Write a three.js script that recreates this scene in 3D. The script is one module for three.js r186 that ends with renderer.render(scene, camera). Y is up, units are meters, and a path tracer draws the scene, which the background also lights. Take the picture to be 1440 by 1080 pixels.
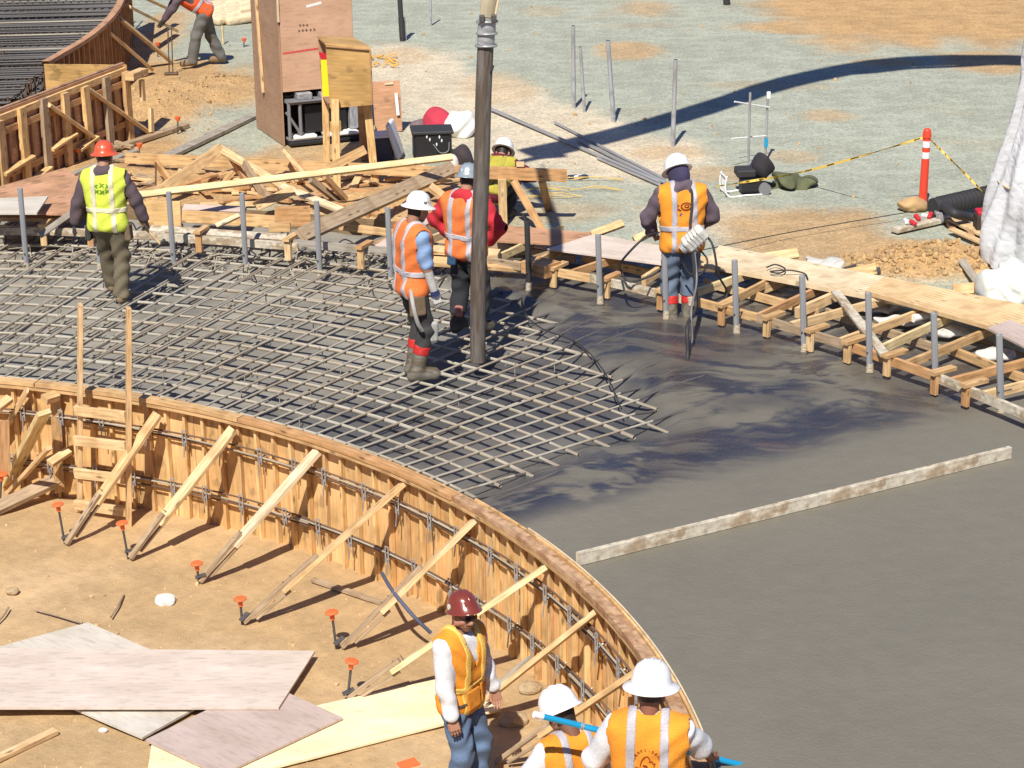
import * as THREE from 'three';
import { mergeGeometries, mergeVertices } from 'three/addons/utils/BufferGeometryUtils.js';
import { RoundedBoxGeometry } from 'three/addons/geometries/RoundedBoxGeometry.js';

// ---------- camera, sky, sun, exposure ----------
const scene = new THREE.Scene();
const FPX = 2980, TILT = 19.45 * Math.PI / 180, ROLL = -0.63 * Math.PI / 180, EYE = 6.72;   // focal length in pixels of a 1440x1080 frame
const camera = new THREE.PerspectiveCamera(2 * Math.atan(540 / FPX) * 180 / Math.PI, 1440 / 1080, 0.5, 900);
camera.rotation.order = 'YXZ';
camera.position.set(0, EYE, 0);
camera.rotation.set(-TILT, 0, ROLL);
scene.add(camera);
const renderer = new THREE.WebGLRenderer({ antialias: true });
renderer.setSize(1024, 768);
renderer.toneMapping = THREE.LinearToneMapping;
renderer.toneMappingExposure = 1.21;
renderer.shadowMap.enabled = true;
const SUN_AZ = 13 * Math.PI / 180, SUN_EL = 51 * Math.PI / 180;
const SUN = new THREE.Vector3(-Math.sin(SUN_AZ) * Math.cos(SUN_EL), Math.sin(SUN_EL), Math.cos(SUN_AZ) * Math.cos(SUN_EL));
{ // clear blue sky, brighter and paler towards the horizon and round the sun
  const w = 256, h = 128, d = new Float32Array(w * h * 4);
  for (let j = 0; j < h; j++) for (let i = 0; i < w; i++) {
    const v = (j + 0.5) / h, u = (i + 0.5) / w, el = (v - 0.5) * Math.PI, az = (u - 0.5) * 2 * Math.PI;
    const dir = new THREE.Vector3(Math.cos(el) * Math.cos(az), Math.sin(el), Math.cos(el) * Math.sin(az));
    const t = Math.max(0, Math.sin(el)), hz = Math.pow(1 - t, 4);
    const g = Math.pow(Math.max(0, dir.dot(SUN)), 8) * 0.28;
    let c = [0.066 + 0.27 * hz + g, 0.132 + 0.28 * hz + g * 0.93, 0.34 + 0.20 * hz + g * 0.8];
    if (el < 0) c = [0.20, 0.17, 0.13];
    c = c.map((v, q) => v * [0.62, 0.66, 0.76][q]); d.set([...c, 1], (j * w + i) * 4);
  }
  const sky = new THREE.DataTexture(d, w, h, THREE.RGBAFormat, THREE.FloatType);
  sky.mapping = THREE.EquirectangularReflectionMapping; sky.magFilter = sky.minFilter = THREE.LinearFilter; sky.needsUpdate = true;
  scene.background = sky; scene.environment = sky;
}
const sun = new THREE.DirectionalLight(new THREE.Color(1.0, 0.945, 0.85), 4.9);
sun.position.set(0, 0, -20).addScaledVector(SUN, 60);
sun.target.position.set(0, 0, -20); scene.add(sun.target);
sun.castShadow = true; sun.shadow.mapSize.set(4096, 4096);
Object.assign(sun.shadow.camera, { left: -22, right: 22, top: 22, bottom: -22, near: 5, far: 140 });
scene.add(sun);

// ---------- small helpers ----------
let seed = 7;
const rnd = () => { seed = (seed + 0x6d2b79f5) | 0; let t = Math.imul(seed ^ (seed >>> 15), 1 | seed); t = (t + Math.imul(t ^ (t >>> 7), 61 | t)) ^ t; return ((t ^ (t >>> 14)) >>> 0) / 4294967296; };
const rr = (a, b) => a + (b - a) * rnd();
const V = (x, y, z) => new THREE.Vector3(x, y, z);
const clamp = (x, a = 0, b = 1) => Math.min(b, Math.max(a, x));
const lerp = (a, b, t) => a + (b - a) * t;
const sst = (a, b, x) => { const t = clamp((x - a) / (b - a)); return t * t * (3 - 2 * t); };
const D2R = Math.PI / 180;
// a line of sight of the photograph (1440x1080) met with the level y: gives the place on the ground
function ray(px, py) {
  const u0 = px - 720, v0 = py - 540, c = Math.cos(ROLL), s = Math.sin(ROLL), u = (c * u0 + s * v0) / FPX, v = -(-s * u0 + c * v0) / FPX;
  return V(u, v * Math.cos(TILT) - Math.sin(TILT), -(v * Math.sin(TILT) + Math.cos(TILT)));
}
function G(px, py, y = 0) { const d = ray(px, py); return d.multiplyScalar((y - EYE) / d.y).add(V(0, EYE, 0)); }
// the height on the sight line at the depth of point p (for the top of something that stands at p)
function up(p, px, py) { const d = ray(px, py); return d.multiplyScalar(p.z / d.z).add(V(0, EYE, 0)); }
const CX = -7.24, CZ = -11.26;                     // centre of the ring-shaped foundation
const polar = (r, deg, y = 0) => V(CX + r * Math.cos(deg * D2R), y, CZ - r * Math.sin(deg * D2R));
const toPolar = (p) => [Math.hypot(p.x - CX, p.z - CZ), Math.atan2(CZ - p.z, p.x - CX) / D2R];

const names = new Map();
const numbered = (n) => { const k = names.get(n) || 0; names.set(n, k + 1); return k ? `${n}_${String(k).padStart(3, '0')}` : n; };
function tag(o, label, category, group, kind) { if (label) o.userData.label = label; if (category) o.userData.category = category; if (group) o.userData.group = group; if (kind) o.userData.kind = kind; return o; }
function thing(name, label, category, pos, turn = 0, group) {
  const o = new THREE.Group(); o.name = numbered(name); if (pos) o.position.copy(pos); o.rotation.y = turn; scene.add(o);
  return tag(o, label, category, group);
}
function mesh(name, geo, mat, parent) {
  const m = new THREE.Mesh(Array.isArray(geo) ? mergeGeometries(geo.map(plain)) : geo, mat); m.castShadow = m.receiveShadow = true;
  m.name = parent ? name : numbered(name); (parent || scene).add(m); return m;
}
function plain(g) { g = g.index ? g.toNonIndexed() : g; for (const k of Object.keys(g.attributes)) if (!['position', 'normal', 'uv'].includes(k)) g.deleteAttribute(k); return g; }
const part = mesh;
function struct(name, geo, mat) { const m = mesh(name, geo, mat); m.userData.kind = 'structure'; return m; }

// ---------- noise ----------
const hash2 = (x, y, s) => { let h = Math.imul(x | 0, 374761393) ^ Math.imul(y | 0, 668265263) ^ Math.imul(s | 0, 982451653); h = Math.imul(h ^ (h >>> 13), 1274126177); return ((h ^ (h >>> 16)) >>> 0) / 4294967296; };
function vnoise(x, y, s = 0, per = 0) {
  const xi = Math.floor(x), yi = Math.floor(y), fx = x - xi, fy = y - yi, a = fx * fx * (3 - 2 * fx), b = fy * fy * (3 - 2 * fy);
  const w = per ? (k) => ((k % per) + per) % per : (k) => k;
  const p = hash2(w(xi), w(yi), s), q = hash2(w(xi + 1), w(yi), s), r = hash2(w(xi), w(yi + 1), s), t = hash2(w(xi + 1), w(yi + 1), s);
  return lerp(lerp(p, q, a), lerp(r, t, a), b);
}
function fbm(x, y, o = 4, s = 0, per = 0) { let v = 0, a = 0.5, n = 0; for (let i = 0; i < o; i++) { v += a * vnoise(x, y, s + i * 17, per); n += a; a *= 0.5; x *= 2; y *= 2; per *= 2; } return v / n; }

// ---------- textures ----------
function tex(n, fn, srgb = false, repeat = true) {
  const d = new Uint8Array(n * n * 4);
  for (let j = 0; j < n; j++) for (let i = 0; i < n; i++) {
    const c = fn((i + 0.5) / n, (j + 0.5) / n), k = (j * n + i) * 4;
    d[k] = clamp(c[0]) * 255; d[k + 1] = clamp(c[1]) * 255; d[k + 2] = clamp(c[2]) * 255; d[k + 3] = 255;
  }
  const t = new THREE.DataTexture(d, n, n); t.magFilter = t.minFilter = THREE.LinearFilter;
  if (repeat) t.wrapS = t.wrapT = THREE.RepeatWrapping;
  if (srgb) t.colorSpace = THREE.SRGBColorSpace;
  t.needsUpdate = true; return t;
}
const g3 = (v) => [v, v, v];
// grain runs along u (1 m), 1 m across
const T_grain = tex(512, (u, v) => {
  const wob = 0.03 * fbm(u * 4, v * 4, 2, 5, 4);
  const a = fbm(u * 4, (v + wob) * 64, 3, 1, 4) , b = fbm(u * 8, (v + wob) * 8, 3, 9, 8), kn = hash2(Math.floor(u * 6), Math.floor(v * 24), 3) > 0.95 ? Math.max(0, 1 - Math.hypot((u * 6 % 1) - 0.5, ((v * 24 % 1) - 0.5) * 0.7) * 3.2) : 0;
  const k = 0.62 + 0.33 * a + 0.24 * b - 0.4 * kn; return [k, k * (0.965 + 0.05 * b), k * (0.90 + 0.12 * b)];
}, true);
const T_ply = tex(512, (u, v) => {
  const a = fbm(u * 3, v * 3, 4, 31, 3), b = fbm(u * 6, v * 48, 3, 41, 6), k = 0.66 + 0.22 * b + 0.3 * a; const st = sst(0.62, 0.75, fbm(u * 5, v * 9, 4, 77, 5)) * 0.16;
  return [k - st, (k - st) * 0.985, (k - st) * (0.93 + 0.1 * a)];
}, true);
const T_splat = tex(512, (u, v) => { // old form timber: grey cement film, drips and bare patches
  const a = fbm(u * 4, v * 8, 5, 13, 4), b = fbm(u * 24, v * 24, 3, 19, 24), s = sst(0.34, 0.60, a + 0.25 * (b - 0.5)); const k = 0.74 + 0.26 * b;
  return [lerp(0.86, 1.0, s) * k, lerp(0.79, 0.99, s) * k, lerp(0.71, 0.96, s) * k];
}, true);
const T_film = tex(512, (u, v) => { const a = fbm(u * 3, v * 6, 5, 113, 3), b = fbm(u * 8, v * 60, 3, 117, 8), d = sst(0.60, 0.78, fbm(u * 5, v * 12, 5, 119, 5)); const sc = sst(0.60, 0.72, fbm(u * 9 + v * 2, v * 40, 3, 121, 0)) * 0.05, k = 0.84 + 0.15 * a + 0.07 * b - 0.05 * d - sc; return [k, k * (0.975 + 0.02 * a), k * (0.94 + 0.05 * a)]; }, true);
const T_woodB = tex(256, (u, v) => g3(fbm(u * 3, v * 70, 3, 4, 3)));
const T_grit = tex(1024, (u, v) => { // pebbly ground detail, 2 m
  const a = fbm(u * 64, v * 64, 3, 2, 64), b = fbm(u * 8, v * 8, 4, 22, 8), p = Math.pow(vnoise(u * 200, v * 200, 8, 200), 3);
  const k = 0.70 + 0.26 * a + 0.16 * b - 0.14 * p + (vnoise(u * 320, v * 320, 5, 320) - 0.5) * 0.2; return g3(k);
}, true);
const T_sand = tex(512, (u, v) => g3(0.86 + 0.14 * fbm(u * 24, v * 24, 4, 2, 24) + 0.10 * (fbm(u * 6, v * 6, 4, 22, 6) - 0.5) - 0.05 * Math.pow(vnoise(u * 120, v * 120, 8, 120), 4)), true);
const T_gritB = tex(1024, (u, v) => g3(0.5 * fbm(u * 48, v * 48, 4, 3, 48) + 0.3 * Math.pow(vnoise(u * 150, v * 150, 6, 150), 2) + 0.2 * fbm(u * 10, v * 10, 3, 33, 10)));
const T_fab = tex(256, (u, v) => g3(0.5 * fbm(u * 5, v * 5, 4, 61, 5) + 0.3 * (0.5 + 0.5 * Math.sin(u * 6.2832 * 64)) * (0.5 + 0.5 * Math.sin(v * 6.2832 * 64)) + 0.2 * fbm(u * 40, v * 40, 2, 62, 40)));
const T_fabC = tex(256, (u, v) => { const k = 0.80 + 0.22 * fbm(u * 4, v * 4, 4, 71, 4) + 0.06 * vnoise(u * 90, v * 90, 3, 90); return g3(k); }, true);
const T_metal = tex(256, (u, v) => { const a = fbm(u * 6, v * 6, 4, 91, 6), k = 0.66 + 0.36 * a; return [k, k * 0.99, k * 0.98]; }, true);
const T_dirtyR = tex(256, (u, v) => g3(0.45 + 0.5 * fbm(u * 6, v * 6, 4, 95, 6)));

// ---------- materials (linear base colours) ----------
const col = (r, g, b) => new THREE.Color().setRGB(r, g, b);
const M = {};
const std = (k, c, o = {}) => (M[k] = new THREE.MeshStandardMaterial({ color: col(...c), roughness: 0.85, metalness: 0, ...o }));
const wood = (k, c, o = {}) => std(k, c, { map: T_grain, bumpMap: T_woodB, bumpScale: 0.002, ...o });
wood('pine', [0.74, 0.49, 0.25]); wood('pineB', [0.64, 0.41, 0.20]); wood('pineC', [0.80, 0.56, 0.31]); wood('fir', [0.62, 0.35, 0.16]); wood('firB', [0.54, 0.31, 0.15]);
wood('fresh', [0.86, 0.68, 0.38]); wood('stud', [0.84, 0.56, 0.26]); wood('old', [0.45, 0.33, 0.22]); wood('grey', [0.40, 0.36, 0.31]); wood('pale', [0.82, 0.66, 0.45]);
std('splat', [0.74, 0.68, 0.57], { map: T_splat, bumpMap: T_woodB, bumpScale: 0.002 });
std('plyForm', [0.86, 0.56, 0.25], { map: T_ply, bumpMap: T_woodB, bumpScale: 0.001 }); std('plyFormB', [0.81, 0.50, 0.21], { map: T_ply, bumpMap: T_woodB, bumpScale: 0.001 });
std('plyRed', [0.62, 0.35, 0.20], { map: T_ply }); std('plyBrown', [0.50, 0.31, 0.19], { map: T_ply, roughness: 0.7 }); std('plyTan', [0.64, 0.40, 0.14], { map: T_ply, roughness: 0.7 });
std('plyYellow', [0.98, 0.85, 0.55], { map: T_film }); std('plyGrey', [0.66, 0.62, 0.545], { map: T_film }); std('plyPink', [0.56, 0.455, 0.41], { map: T_film }); std('plyPinkB', [0.70, 0.605, 0.53], { map: T_film });
std('plyEdge', [0.30, 0.20, 0.12], {});
std('steel', [0.48, 0.50, 0.53], { map: T_metal, roughness: 0.5 }); std('galv', [0.55, 0.56, 0.58], { map: T_metal, roughness: 0.4, metalness: 0.25 });
std('plyStain', [0.66, 0.43, 0.27], { map: T_splat }); std('rebar', [0.56, 0.535, 0.475], { map: T_splat, roughness: 0.8 }); std('rebarDark', [0.10, 0.09, 0.085], { roughness: 0.7 }); std('rebarRust', [0.22, 0.135, 0.09], { map: T_metal, roughness: 0.85 }); std('rebarBlack', [0.13, 0.125, 0.125], { map: T_metal, roughness: 0.6, metalness: 0.2 });
std('orange', [0.86, 0.16, 0.045], { roughness: 0.6 }); std('black', [0.018, 0.018, 0.02], { roughness: 0.5 }); std('rubber', [0.035, 0.034, 0.036], { roughness: 0.65 }); std('white', [0.82, 0.82, 0.80], { roughness: 0.5 });
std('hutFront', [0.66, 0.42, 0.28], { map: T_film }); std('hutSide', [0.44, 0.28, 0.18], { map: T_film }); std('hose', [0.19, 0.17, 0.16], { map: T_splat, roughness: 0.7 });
std('red', [0.55, 0.02, 0.03], { roughness: 0.55 }); std('yellow', [0.85, 0.72, 0.02], { roughness: 0.45 }); std('greyPlastic', [0.2, 0.2, 0.21], { roughness: 0.5 });

// ---------- shapes ----------
// a sawn board: chamfered box along x, uv in metres with the grain along its length
function boardGeo(L, w, t, c = 0.003) {
  const hx = L / 2, hy = t / 2, hz = w / 2, P = [], U = [], o = rnd() * 3, ov = rnd();
  c = Math.min(c, t * 0.3, w * 0.3);
  const ring = [[-hy, -hz + c], [-hy, hz - c], [-hy + c, hz], [hy - c, hz], [hy, hz - c], [hy, -hz + c], [hy - c, -hz], [-hy + c, -hz]];
  const per = [0]; for (let i = 0; i < 8; i++) { const a = ring[i], b = ring[(i + 1) % 8]; per.push(per[i] + Math.hypot(a[0] - b[0], a[1] - b[1])); }
  const q = (a, b, d, e, ua, ub, ud, ue) => { P.push(...a, ...b, ...d, ...a, ...d, ...e); U.push(...ua, ...ub, ...ud, ...ua, ...ud, ...ue); };
  for (let i = 0; i < 8; i++) {
    const a = ring[i], b = ring[(i + 1) % 8], va = ov + per[i], vb = ov + per[i + 1];
    q([-hx, ...a], [-hx, ...b], [hx, ...b], [hx, ...a], [o, va], [o, vb], [o + L, vb], [o + L, va]);
  }
  for (const s of [-1, 1]) for (let i = 1; i < 7; i++) {
    const t3 = [ring[0], ring[i], ring[i + 1]]; if (s < 0) t3.reverse();
    for (const k of t3) { P.push(s * hx, ...k); U.push(o + k[1] * 0.2, ov + k[0]); }
  }
  const g = new THREE.BufferGeometry(); g.setAttribute('position', new THREE.Float32BufferAttribute(P, 3)); g.setAttribute('uv', new THREE.Float32BufferAttribute(U, 2));
  g.computeVertexNormals(); return g;
}
const X0 = V(1, 0, 0);
// orientation with x along a->b and y (thickness) as near to up as it can be
function orient(o, a, b, upv = V(0, 1, 0)) {
  const x = b.clone().sub(a).normalize(); let y = upv.clone().addScaledVector(x, -upv.dot(x)); if (y.lengthSq() < 1e-6) y = V(0, 0, 1).addScaledVector(x, -x.z); y.normalize();
  const z = x.clone().cross(y); o.quaternion.setFromRotationMatrix(new THREE.Matrix4().makeBasis(x, y, z)); o.position.copy(a).add(b).multiplyScalar(0.5); return o;
}
// one board between two points; t is measured along upv
function plank(name, a, b, w, t, mat, parent, upv) { const m = mesh(name, boardGeo(a.distanceTo(b), w, t), mat, parent); if (parent) { const q = parent.matrixWorldInv; if (q) { a = a.clone().applyMatrix4(q); b = b.clone().applyMatrix4(q); } } return orient(m, a, b, upv); }
function tubeGeo(pts, r, seg = 24, rad = 8) { return new THREE.TubeGeometry(new THREE.CatmullRomCurve3(pts, false, 'centripetal'), seg, r, rad, false); }
function rodGeo(a, b, r, n = 7, r2 = r) {
  const g = new THREE.CylinderGeometry(r2, r, a.distanceTo(b), n, 1); const m = new THREE.Mesh(); const d = b.clone().sub(a).normalize();
  g.applyQuaternion(new THREE.Quaternion().setFromUnitVectors(V(0, 1, 0), d)); g.translate((a.x + b.x) / 2, (a.y + b.y) / 2, (a.z + b.z) / 2); return g;
}
const moved = (g, x, y, z, rx = 0, ry = 0, rz = 0) => g.applyMatrix4(new THREE.Matrix4().makeRotationFromEuler(new THREE.Euler(rx, ry, rz)).setPosition(x, y, z));
const box = (x, y, z, c = 0.01) => new RoundedBoxGeometry(x, y, z, 2, Math.min(c, x / 3, y / 3, z / 3));
// a polygon sheet with thickness: corners in order on a level, top face up
function sheetGeo(pts, t) {
  const c = pts.reduce((s, p) => s.add(p), V(0, 0, 0)).divideScalar(pts.length), e = pts[1].clone().sub(pts[0]).normalize();
  const n0 = e.clone().cross(pts[pts.length - 1].clone().sub(pts[0])).normalize(); if (n0.y < 0) n0.negate();
  const f = n0.clone().cross(e), P = [], U = [], up2 = n0.clone().multiplyScalar(t), uv = (p) => [p.clone().sub(c).dot(e) + 1, p.clone().sub(c).dot(f) + 1];
  const tri = (a, b, d, n) => { const k = b.clone().sub(a).cross(d.clone().sub(a)); const o = k.dot(n) < 0 ? [a, d, b] : [a, b, d]; for (const p of o) { P.push(p.x, p.y, p.z); U.push(...uv(p)); } };
  const top = pts.map((p) => p.clone().add(up2));
  for (let i = 1; i < pts.length - 1; i++) { tri(top[0], top[i], top[i + 1], n0); tri(pts[0], pts[i], pts[i + 1], n0.clone().negate()); }
  for (let i = 0; i < pts.length; i++) { const a = pts[i], b = pts[(i + 1) % pts.length], a2 = top[i], b2 = top[(i + 1) % pts.length], out = a.clone().add(b).multiplyScalar(0.5).sub(c); out.addScaledVector(n0, -out.dot(n0)); tri(a, b, b2, out); tri(a, b2, a2, out); }
  const g = new THREE.BufferGeometry(); g.setAttribute('position', new THREE.Float32BufferAttribute(P, 3)); g.setAttribute('uv', new THREE.Float32BufferAttribute(U, 2)); g.computeVertexNormals(); return g;
}

// a thing whose parts were built in world coordinates gets its origin at its base
function settle(t, base) { for (const c of t.children) c.position.sub(base); t.position.copy(base); return t; }

// ---------- the ground: grey-green compacted base with tan earth patches, one sheet round the ring pit ----------
const PIT_R = 14.95;
const patches = []; // [centre, rx (m), rz (m), turn, strength, kind]
const patch = (px, py, wx, wy, kind, k = 1, turn = 0) => { const c = G(px, py), e = G(px + wx, py), f = G(px, py - wy); patches.push([c, Math.abs(e.x - c.x), Math.abs(f.z - c.z), kind, k, turn]); };
patch(1330, 15, 290, 58, 0); patch(1120, 38, 110, 12, 0, 0.9); patch(1390, 85, 80, 22, 0, 0.8); patch(1250, 88, 60, 7, 0, 0.7); patch(885, 72, 45, 14, 0, 0.75); patch(910, 12, 40, 12, 0, 0.5); patch(1170, 163, 44, 11, 0, 0.55); patch(1110, 220, 40, 10, 0, 0.45);
patch(760, 15, 40, 10, 0, 0.3); patch(1030, 120, 60, 8, 0, 0.2); patch(1010, 245, 60, 14, 0, 0.55); patch(940, 215, 60, 10, 0, 0.5);
patch(1130, 330, 150, 45, 0, 0.85); patch(1000, 310, 120, 30, 1, 0.7); patch(1240, 352, 130, 22, 0, 0.9); patch(1340, 380, 120, 28, 0, 1.0);
patch(565, 110, 120, 44, 1, 1); patch(660, 150, 130, 56, 1, 1); patch(780, 195, 140, 48, 1, 1); patch(900, 222, 120, 34, 1, 1); patch(760, 235, 60, 22, 1, 0.6); patch(700, 120, 60, 26, 0, 0.35); patch(570, 80, 40, 12, 0, 0.4);
patch(240, 130, 130, 55, 0, 1.1); patch(130, 240, 200, 70, 0, 1.1); patch(330, 250, 220, 50, 0, 1.0); patch(560, 280, 150, 40, 0, 0.9); patch(330, 110, 40, 26, 0, 0.8); patch(60, 330, 200, 40, 0, 1); patch(420, 215, 90, 20, 0, 0.8); patch(760, 300, 120, 16, 0, 0.4);
patch(330, 15, 30, 20, 1, 0.7); patch(215, 60, 40, 50, 0, 0.8);
const heaps = []; // [centre, radius x, radius z, height]
const heap = (px, py, wx, wz, h) => { const c = G(px, py); heaps.push([c, wx, wz, h]); };
heap(1300, 378, 0.80, 0.55, 0.17); heap(1366, 380, 0.55, 0.5, 0.16); heap(1250, 372, 0.45, 0.4, 0.10); heap(268, 138, 1.3, 1.1, 0.22); heap(215, 160, 0.8, 1.2, 0.25); heap(322, 122, 0.8, 0.6, 0.12); heap(180, 255, 1.5, 1.1, 0.12); heap(560, 285, 1.4, 0.9, 0.1);
function groundAt(x, z) {
  let y = 0.035 * (fbm(x * 0.35, z * 0.35, 4, 3) - 0.5), d = 0;
  for (const [c, a, b, h] of heaps) { const k = ((x - c.x) / a) ** 2 + ((z - c.z) / b) ** 2; if (k < 4) { const n = fbm(x * 3.1, z * 3.1, 4, 8); y += h * Math.exp(-k * 1.6) * (0.6 + 0.8 * n); d = Math.max(d, Math.exp(-k)); } }
  return [y + d * 0.10 * (fbm(x * 7, z * 7, 3, 12) - 0.5), d];
}
const cGravel = [0.47, 0.492, 0.385], cTan = [0.63, 0.395, 0.175], cPale = [0.78, 0.67, 0.48];
function groundColour(x, z, d) {
  let tan = 0, pale = 0; const wob = fbm(x * 0.9, z * 0.55, 4, 21) - 0.5, wob2 = fbm(x * 3, z * 1.8, 3, 27) - 0.5;
  for (const [c, a, b, kind, k] of patches) { const q = Math.hypot((x - c.x) / a, (z - c.z) / b) + wob * 0.85 + wob2 * 0.35; const s = k * (1 - sst(0.62, 1.1, q)); if (kind) pale = Math.max(pale, s); else tan = Math.max(tan, s); }
  tan = clamp(Math.max(tan, sst(0.1, 0.6, d))); pale = clamp(pale);
  const speck = fbm(x * 0.5, z * 0.5, 4, 41), m = 0.9 + 0.2 * fbm(x * 1.3, z * 1.3, 3, 43);
  let c = cGravel.map((v, i) => v * m * lerp(0.97, 1.04, speck)); const t0 = sst(0.60, 0.8, fbm(x * 0.45 + 4, z * 0.7, 4, 47)) * 0.35; c = c.map((v, i) => lerp(v, cTan[i], t0 * 0.6));
  c = c.map((v, i) => lerp(v, cPale[i] * m, pale)); c = c.map((v, i) => lerp(v, cTan[i] * (0.84 + 0.32 * fbm(x * 2, z * 2, 3, 51)), tan)); return c;
}
{
  const angs = [], rs = [PIT_R]; for (let a = 14; a < 118; a += 0.42) angs.push(a); for (let a = 118; a <= 374.01; a += 8) angs.push(a);
  let r = PIT_R, st = 0.11; while (r < 42) { r += st; st *= 1.006; rs.push(r); } while (r < 700) { r *= 1.22; rs.push(r); }
  const P = [], C = [], U = [], I = [], na = angs.length;
  for (const q of rs) for (const a of angs) { const p = polar(q, a), [y, d] = q < 60 ? groundAt(p.x, p.z) : [0, 0], c = groundColour(p.x, p.z, d); P.push(p.x, q < PIT_R + 0.05 ? 0 : y, p.z); C.push(...c); U.push(p.x / 2, p.z / 2); }
  for (let j = 0; j < rs.length - 1; j++) for (let i = 0; i < na - 1; i++) { const a = j * na + i, b = a + 1, c = a + na, d = c + 1; I.push(a, c, b, b, c, d); }
  const g = new THREE.BufferGeometry(); g.setAttribute('position', new THREE.Float32BufferAttribute(P, 3)); g.setAttribute('color', new THREE.Float32BufferAttribute(C, 3)); g.setAttribute('uv', new THREE.Float32BufferAttribute(U, 2)); g.setIndex(I); g.computeVertexNormals();
  if (g.attributes.normal.getY(500) < 0) { for (let k = 0; k < I.length; k += 3) { const t = I[k]; I[k] = I[k + 1]; I[k + 1] = t; } g.setIndex(I); g.computeVertexNormals(); }
  struct('ground', g, new THREE.MeshStandardMaterial({ vertexColors: true, map: T_grit, bumpMap: T_gritB, bumpScale: 0.02, roughness: 0.95 }));
  // loose clods on the heap at the right and stones over the earth: too many to count
  const cg = new THREE.IcosahedronGeometry(1, 1); { const p = cg.attributes.position; for (let k = 0; k < p.count; k++) { const v = V(p.getX(k), p.getY(k), p.getZ(k)); v.multiplyScalar(0.75 + 0.5 * vnoise(v.x * 2.3 + 9, v.y * 2.3 + v.z * 1.7 + 5, 3)); p.setXYZ(k, v.x, v.y * 0.75, v.z); } cg.computeVertexNormals(); }
  const cl = new THREE.InstancedMesh(cg, new THREE.MeshStandardMaterial({ color: col(0.56, 0.37, 0.18), map: T_grit, roughness: 0.95 }), 1500), m4 = new THREE.Matrix4();
  for (let k = 0; k < 1500; k++) {
    let p; if (k < 750) { const h = heaps[k % 3]; p = V(h[0].x + rr(-1, 1) * h[1] * 1.1, 0, h[0].z + rr(-1, 1) * h[2] * 0.9); } else if (k < 1150) { const h = heaps[3 + k % 3]; p = V(h[0].x + rr(-1, 1) * h[1] * 1.3, 0, h[0].z + rr(-1, 1) * h[2] * 1.1); } else p = G(rr(0, 1440), rr(0, 400));
    if (toPolar(p)[0] < PIT_R + 0.05) { const [r0, a0] = toPolar(p); p = polar(PIT_R + 0.1, a0); }
    const s = k < 750 ? rr(0.008, 0.034) : rr(0.006, 0.022) * (rnd() > 0.93 ? 2 : 1);
    m4.makeRotationFromEuler(new THREE.Euler(rr(0, 6), rr(0, 6), rr(0, 6))).scale(V(s * rr(0.8, 1.5), s, s)).setPosition(p.x, groundAt(p.x, p.z)[0] + s * 0.3, p.z); cl.setMatrixAt(k, m4);
    { const q = rr(0.8, 1.25); cl.setColorAt(k, col(q, q * rr(0.97, 1.02), q * rr(0.92, 1.05))); }
  }
  cl.name = 'clods'; tag(cl, 'loose tan clods and pebbles scattered over the earth', 'gravel', null, 'stuff'); cl.castShadow = cl.receiveShadow = true; scene.add(cl);
}
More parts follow.
